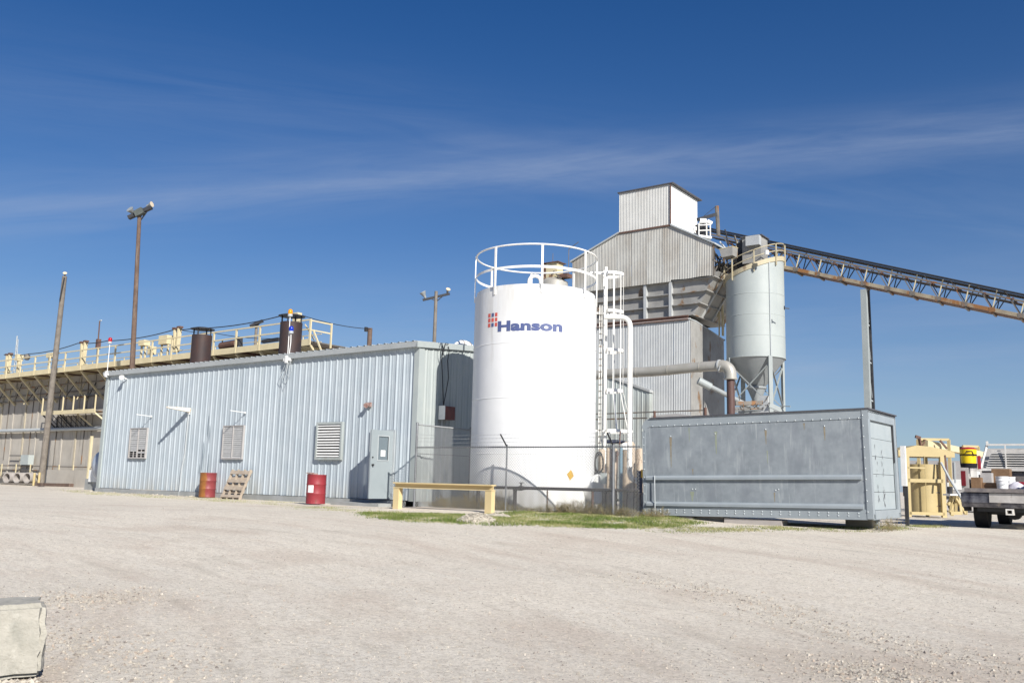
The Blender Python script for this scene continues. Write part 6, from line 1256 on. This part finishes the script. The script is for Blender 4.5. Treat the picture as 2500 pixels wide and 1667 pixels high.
m = MB(); m.bx(K(.03, 2.66, .5), K(PWd-.03, 2.75, 1.40)); m.bx(K(.03, 2.75, .5), K(PWd-.03, 4.6, 1.2)); m.bx(K(.1, 4.6, .5), K(PWd-.1, 5.9, 1.15)); m.hexa([K(.05, 2.70, 1.2), K(PWd-.05, 2.70, 1.2), K(PWd-.05, 4.5, 1.2), K(.05, 4.5, 1.2), K(.16, 2.85, 2.02), K(PWd-.16, 2.85, 2.02), K(PWd-.16, 3.95, 2.02), K(.16, 3.95, 2.02)]); m.build('cab', 'truck_white', T)
m = MB(); m.hexa([K(.24, 2.68, 1.44), K(PWd-.24, 2.68, 1.44), K(PWd-.24, 2.70, 1.44), K(.24, 2.70, 1.44), K(.30, 2.80, 1.88), K(PWd-.30, 2.80, 1.88), K(PWd-.30, 2.82, 1.88), K(.30, 2.82, 1.88)]); m.build('rear_window', 'glass_dark', T)
RK = MB(); rk = []
for k in range(8):
    z_ = 1.50+k*.062; m = MB(); m.bx(K(.20+.02*k, 2.46+.01*k, z_), K(PWd-.2-.02*k, 2.49+.01*k, z_+.025)); m.build('rack_louvre', 'rack', T)
for x_ in (.66, 1.32): m = MB(); m.bx(K(x_, 2.43, 1.44), K(x_+.03, 2.459, 2.1)); m.build('rack_upright', 'rack', T)
for sg in (0, 1):
    xa, xb = (.06, .24) if sg == 0 else (PWd-.06, PWd-.24); m = MB(); m.bar(K(xa, 2.46, 1.44), K(xb, 2.56, 2.12), .05, .05); m.bar(K(xb, 2.56, 2.12), K(xb, 2.56, 2.2), .05, .05); m.build('rack_end_post', 'rack', T)
m = MB(); m.bx(K(.04, 2.40, 1.42), K(PWd-.04, 2.52, 1.49)); m.bx(K(.22, 2.5, 2.08), K(PWd-.22, 2.56, 2.13)); m.build('rack_frame', 'rack', T)
m = MB(); m.bx(K(1.15, 2.82, 1.96), K(1.6, 2.849, 2.04)); m.build('brake_light', 'tail_lens', T)
# load
def lbox(x0_, y0_, z0_, x1_, y1_, z1_, mat, lab, cat='box', name='cardboard_box'): m = MB(); m.bx(K(x0_, y0_, z0_), K(x1_, y1_, z1_)); return tag1(m.build(name, mat), lab, cat)
def bx_px(x0_, x1_, y0_, y1_, dy, dth, mat, lab, name='cardboard_box', cat='box', rest=None):
    p_ = at(x0_, y1_, 'y', oy+dy); q_ = at(x1_, y0_, 'y', oy+dy); z0_ = rest if rest is not None else p_.z; m = MB(); m.bx((p_.x, oy+dy, z0_), (q_.x, oy+dy+dth, q_.z)); return tag1(m.build(name, mat), lab, cat)
bz_ = oz+.861
bx_px(2372, 2394, 1165, 1200, .45, .3, 'cardboard', 'tall brown cardboard box at the left of the pickup bed', rest=bz_)
bx_px(2397, 2434, 1178, 1200, .55, .35, 'cardboard', 'low brown cardboard box between the tall box and the white bucket', rest=bz_)
bx_px(2396, 2420, 1154, 1178, 1.0, .3, 'card_grey', 'pale grey carton behind the low brown box', rest=bz_)
bx_px(2421, 2464, 1144, 1163, 1.3, .4, 'cardboard', 'open brown box stacked high behind the white buckets', rest=bz_+.1)
bx_px(2368, 2386, 1150, 1164, .9, .4, 'white_plain', 'white tray lying behind the tall brown box', 'white_tray', 'tray', rest=bz_+.35)
bx_px(2482, 2500, 1176, 1200, 1.0, .4, 'cloth_red', 'dark red crate at the right of the pickup bed', 'crate', 'crate', rest=bz_)
def bucket(px_, D_, y0_, y1_, w_, lab):
    c_ = at(px_, y1_, 'y', oy+D_); zt = at(px_, y0_, 'y', oy+D_).z; r_ = w_/2/FPX*22.6; T = thing('bucket', lab, 'bucket', (c_.x, oy+D_, bz_)); m = MB(); h = zt-bz_
    m.lathe((c_.x, oy+D_, bz_), [(.001, 0), (r_*.86, 0), (r_*.95, h*.72), (r_*1.03, h*.72), (r_*1.03, h*.78), (r_, h*.8), (r_*1.02, h), (.001, h)], 28); m.build('pail', 'bucket', T, smooth=35)
    m = MB(); m.lathe((c_.x, oy+D_, bz_), [(r_*1.07, h*.93), (r_*1.07, h*1.01), (.001, h*1.02)], 28); m.build('lid', 'bucket', T, smooth=35)
    m = MB(); m.tube([(c_.x+r_*1.05*math.cos(a_), oy+D_-.01+r_*1.05*math.sin(a_), bz_+h*(.75-.25*abs(math.sin(a_)))) for a_ in [math.pi+math.pi*i/10 for i in range(11)]], .006, 5); m.build('handle', 'trim_grey', T)
bucket(2448, .5, 1163, 1196, 27, 'front white lidded bucket in the pickup bed'); bucket(2466, .9, 1164, 1192, 24, 'second white bucket, behind and right of the front one')
m = MB()
c_ = at(2482, 1196, 'y', oy+.7); m.lathe((c_.x, oy+.7, bz_), [(.001, 0), (.18, 0), (.2, .08), (.14, .2), (.05, .26), (.001, .26)], 14); m.v = [(v[0]+random.uniform(-.02, .02), v[1]+random.uniform(-.02, .02), v[2]+random.uniform(-.015, .015)) for v in m.v]; tag1(m.build('cloth_bundle', 'cloth_white', smooth=80), 'crumpled pale cloth bundle right of the white buckets', 'cloth')
T = thing('water_cooler', 'yellow drum water cooler with a red lid and black base on the pickup bed corner', 'cooler', K(.3, .6, 1.44))
c_ = at(2365.5, 1140, 'y', oy+.5); cz = oz+1.44; r_ = .185; zt = at(2365, 1097, 'y', oy+.5).z; zm = at(2365, 1131, 'y', oy+.5).z
m = MB(); m.lathe((c_.x, oy+.5, 0), [(.001, cz), (r_*.98, cz), (r_*1.05, zm), (r_, zm)], 28); m.build('cooler_base', 'cloth_black', T, smooth=35)
m = MB(); m.lathe((c_.x, oy+.5, 0), [(r_*.92, zm-.02), (r_*.97, (zm+zt)/2+.05), (r_*1.02, (zm+zt)/2+.06), (r_*1.04, zt)], 28); m.build('cooler_body', 'cooler_yellow', T, smooth=35)
m = MB(); m.lathe((c_.x, oy+.5, 0), [(r_*1.04, zt), (r_*1.04, zt+.02), (r_*.7, zt+.05), (.001, zt+.06)], 28); m.build('cooler_lid', 'cooler_red', T, smooth=35)
m = MB(); hb_ = Vector((c_.x, oy+.5, zt-.08))-ff_*(r_*1.06)-rr_*.06; m.tube([hb_-rr_*.1+Vector((0, 0, -.02)), hb_-rr_*.08+Vector((0, 0, .03)), hb_+rr_*.06+Vector((0, 0, .03)), hb_+rr_*.1+Vector((0, 0, -.08))], .012, 6); m.build('cooler_handle', 'cloth_black', T)
m = MB(); m.lathe((c_.x, oy+.5, 0), [(r_*1.05, (zm+zt)/2+.02), (r_*1.05, (zm+zt)/2+.05)], 28); m.build('cooler_strap', 'cloth_black', T)
m = MB(); a = at(2342, 1090, 'y', oy+.5); b = at(2350, 1131, 'y', oy+.5); m.bx((a.x, oy+.5, b.z), (b.x, oy+.62, a.z)); m.bx((a.x+.03, oy+.5, cz), (b.x, oy+.6, b.z)); tag1(m.build('black_side_bag', 'cloth_black'), 'tall narrow black bag strapped left of the yellow cooler', 'bag')
m = MB(); a = at(2386, 1112, 'y', oy+.55); b = at(2392, 1150, 'y', oy+.55); m.bx((a.x, oy+.55, cz-.02), (b.x+.02, oy+.65, a.z)); tag1(m.build('red_strap_bundle', 'cloth_red'), 'small red strap bundle right of the yellow cooler', 'strap')

# ------------------------------------------------------------------ concrete block in the near left corner
T = thing('concrete_block', 'rough pale concrete block standing on the gravel in the near left corner', 'concrete block', (0, 0, 0))
cA = at(94, 1662, 'z', -.57); bw = 1.3
bm = bmesh.new(); bmesh.ops.create_cube(bm, size=1); bmesh.ops.scale(bm, vec=(bw, .42, .47), verts=bm.verts); bmesh.ops.bevel(bm, geom=bm.edges[:], offset=.03, segments=2, affect='EDGES')
bmesh.ops.subdivide_edges(bm, edges=bm.edges[:], cuts=20, use_grid_fill=True)
from mathutils import noise as mn
for v in bm.verts:
    c0 = v.co.copy(); d = mn.noise(c0*4)*.03+mn.noise(c0*13)*.018+mn.noise(c0*30)*.008; v.co += c0.normalized()*d
    if c0.x > .5*bw-.06 and c0.z > .05: v.co.x -= .05*max(0, mn.noise(Vector((c0.y*5, c0.z*6, 3)))+.25)
    if c0.z < -.2 and c0.x > .1: v.co.z += .03*(c0.x-.1)*1.6
me = bpy.data.meshes.new('block_mass'); bm.to_mesh(me); bm.free(); me.materials.append(MATS['concrete_block']); me.shade_smooth(); me.set_sharp_from_angle(angle=R(50))
o = bpy.data.objects.new('block_mass', me); col.objects.link(o); o.parent = T; T.rotation_euler = (0, R(-1), YAW+R(25))
bx_ = Vector((math.cos(YAW+R(25)), math.sin(YAW+R(25)), 0)); ctr = Vector((cA.x, cA.y, 0))-bx_*(bw/2)+Vector((-bx_.y, bx_.x, 0))*.21; T.location = (ctr.x, ctr.y, gz(ctr.x, ctr.y)+.23)

# ------------------------------------------------------------------ grass, weeds, mound
def inpoly(x_, y_, pl_):
    c_ = False; j = len(pl_)-1
    for i in range(len(pl_)):
        (xi, yi), (xj, yj) = pl_[i], pl_[j]
        if (yi > y_) != (yj > y_) and x_ < (xj-xi)*(y_-yi)/(yj-yi)+xi: c_ = not c_
        j = i
    return c_
def gpoly(pxs, z=-.03): return [tuple(at(px_, py_, 'z', z)[:2]) for px_, py_ in pxs]
def blades(name, pl_, n, h0, h1, mats, label, lean=.4, wd=.005, kind='stuff', clump=.0, cat='grass'):
    xs0, ys0 = [p_[0] for p_ in pl_], [p_[1] for p_ in pl_]; V = []; F = []; MI = []; k = 0; tries = 0
    while k < n and tries < n*12:
        tries += 1; x_ = random.uniform(min(xs0)-.3, max(xs0)+.3); y_ = random.uniform(min(ys0)-.35, max(ys0)+.3)
        if not inpoly(x_+random.gauss(0, .14), y_+random.gauss(0, .16), pl_): continue
        nv = mn.noise(Vector((x_*1.3, y_*1.3, 1.7)))+.5*mn.noise(Vector((x_*5, y_*5, 9.)))
        if nv < clump+random.uniform(-.25, .1): continue
        h = random.uniform(h0, h1)*(.7+.6*max(0, nv)); a_ = random.random()*6.28; w_ = wd*random.uniform(.7, 1.6); lx, ly = random.gauss(0, lean)*h, random.gauss(0, lean)*h; z = gz(x_, y_)-.005
        i = len(V); V += [(x_-w_*math.cos(a_), y_-w_*math.sin(a_), z), (x_+w_*math.cos(a_), y_+w_*math.sin(a_), z), (x_+lx, y_+ly, z+h)]; F.append((i, i+1, i+2)); MI.append(0 if (len(mats) == 1 or nv+random.gauss(0, .2) > .05) else 1); k += 1
    me = bpy.data.meshes.new(name); me.from_pydata(V, [], F)
    for q in mats: me.materials.append(MATS[q])
    me.polygons.foreach_set('material_index', MI); o = bpy.data.objects.new(name, me); col.objects.link(o); return prop(o, label, cat, None, kind)
blades('grass', gpoly([(885, 1246), (1150, 1252), (1155, 1268), (1000, 1262), (900, 1255)]), 16000, .02, .06, ['grass', 'grass_dry'], 'short green grass strip in front of the yellow guard rail', clump=-.25)
blades('grass', gpoly([(1172, 1253), (1460, 1252), (1620, 1263), (1720, 1273), (1620, 1278), (1480, 1277), (1330, 1273), (1180, 1265)]), 48000, .025, .075, ['grass', 'grass_dry'], 'bright green grass strip along the fence and left of the grey box', clump=-.3)
blades('grass', gpoly([(1560, 1276), (1900, 1280), (2140, 1282), (2290, 1276), (2290, 1284), (2150, 1289), (1900, 1286), (1600, 1284)]), 8000, .02, .06, ['grass_dry', 'grass'], 'patchy thin grass under the front edge of the grey box', clump=.0)
blades('dry_grass', gpoly([(140, 1192), (260, 1196), (640, 1215), (860, 1236), (1000, 1246), (880, 1248), (600, 1226), (400, 1213), (200, 1203)]), 9000, .015, .05, ['grass_dry'], 'thin dry grass along the foot of the metal building', clump=.08)
blades('dry_grass', gpoly([(715, 1228), (830, 1234), (815, 1242), (730, 1240)]), 1800, .01, .03, ['grass_dry', 'grass'], 'small flat grass patch around the foot of the red drum', clump=-.2)
def weeds(name, x0_, x1_, y0_, y1_, n, h0, h1, label, mats=('stem_dry', 'weed_leaf')):
    m = [MB(), MB()]
    for k in range(n):
        x_ = random.uniform(x0_, x1_); y_ = random.uniform(y0_, y1_); nv = .6+.9*mn.noise(Vector((x_*1.1, 3.3, 0)))
        if random.random() > .25+nv: continue
        z = gz(x_, y_)-.02; h = random.uniform(h0, h1)*max(.3, nv); p_ = Vector((x_, y_, z)); d_ = Vector((random.gauss(0, .35), random.gauss(0, .3), 1)).normalized(); pts = [p_]
        for i in range(4): d_ = (d_+Vector((random.gauss(0, .18), random.gauss(0, .18), -.05))).normalized(); pts.append(pts[-1]+d_*h/4)
        m[0].tube(pts, .0022, 3)
        for i in range(1, 5):
            for q in range(2):
                b = pts[i].lerp(pts[i-1], random.random()); e = b+Vector((random.gauss(0, .05), random.gauss(0, .05), random.uniform(0, .09))); s_ = Vector((random.gauss(0, 1), random.gauss(0, 1), random.gauss(0, 1))).normalized()*.004
                m[1].add([b-s_, b+s_, e], [(0, 1, 2)])
    T = thing(name, label, 'weeds', ((x0_+x1_)/2, (y0_+y1_)/2, 0)); T['kind'] = 'stuff'
    m[0].build('stems', mats[0], T, thick=0, kind='stuff'); m[1].build('twigs', mats[1], T, thick=0, kind='stuff')
weeds('dry_weeds', FX0+.3, 4.2, -1.28, -.7, 900, .3, .75, 'brown dry weeds behind the fence between the gable wall and the tank')
weeds('dry_weeds', 4.2, 6.3, -1.35, -.95, 420, .15, .4, 'low brown weeds at the foot of the white tank left of the small leg')
weeds('dry_weeds', 6.0, 8.2, -1.4, -.95, 620, .18, .45, 'tangle of straw coloured dry weeds at the right foot of the white tank')
weeds('dry_weeds', GX1-.1, GX1+.25, GY0+.2, GY0+1.2, 60, .15, .35, 'few dry stalks at the door end of the grey box')
weeds('dry_weeds', 8.0, 8.9, -1.3, -.6, 160, .15, .35, 'dark weeds between the fence post and the grey box')
for k_, (pq, n_, lab) in enumerate((([(1180, 1262), (1640, 1275), (1640, 1279), (1180, 1270)], 1300, 'taller scattered grass tufts along the front edge of the fence strip'), ([(900, 1250), (1150, 1262), (1150, 1268), (900, 1256)], 900, 'sparse tufts along the front edge of the guard rail strip'))):
    blades('grass_tufts', gpoly(pq), n_, .06, .13, ['grass', 'grass_dry'], lab, lean=.5, wd=.006, clump=.22)
# gravel mound at the guard rail post
def mound(px_, py_, rx, ry, h, n, label):
    c_ = at(px_, py_, 'z', -.02)
    def s_():
        a_ = random.random()*6.28; r_ = math.sqrt(random.random()); x_ = c_.x+rx*r_*math.cos(a_); y_ = c_.y+ry*r_*math.sin(a_); return (x_, y_, gz(x_, y_)+h*(1-r_*r_)*(.7+.6*random.random())*.9)
    o = stones('stone_mound', n, s_, .008, .035, ['stone_pale', 'stone_mid', 'stone_pale'], label)
    m = MB(); prf = [(.001, h*.9), (.3, h*.8), (.6, h*.55), (.85, h*.2), (1.0, -.03)]; n_ = 24; vs = []
    for i in range(n_):
        t_ = 2*math.pi*i/n_
        for r_, z_ in prf: x_, y_ = c_.x+rx*r_*math.cos(t_), c_.y+ry*r_*math.sin(t_); vs.append((x_, y_, gz(x_, y_)+z_+.02*mn.noise(Vector((x_*6, y_*6, 0)))))
    k = len(prf); m.add(vs, [(i*k+q, ((i+1) % n_)*k+q, ((i+1) % n_)*k+q+1, i*k+q+1) for i in range(n_) for q in range(k-1)]); p_ = m.build('mound_base', 'lime_rock', smooth=70); p_.parent = o; p_['kind'] = 'stuff'
mound(1163, 1263, .42, .5, .17, 1500, 'small heap of pale crushed stone at the right post of the yellow guard rail')
mound(1215, 1256, .38, .25, .08, 600, 'low pale stone heap just right of the yellow guard rail post')
def s_blk():
    f_ = random.random(); p_ = Vector((cA.x, cA.y, 0))-bx_*(bw*f_)-Vector((-bx_.y, bx_.x, 0))*random.expovariate(14)+bx_*random.gauss(0, .03); return (p_.x, p_.y, gz(p_.x, p_.y)+.004)
stones('block_rubble', 700, s_blk, .006, .03, ['stone_pale', 'stone_mid', 'stone_dark'], 'chips and stones gathered against the foot of the concrete block')
def s_base():
    px_ = random.uniform(230, 660); p_ = at(px_, 1196+(px_-240)*.0375+random.uniform(-2, 6), 'z', -.06); return (p_.x, min(p_.y, -.12), gz(p_.x, min(p_.y, -.12))+.01)
stones('rubble', 500, s_base, .01, .05, ['stone_pale', 'stone_mid'], 'scattered pale rubble along the foot of the metal building')
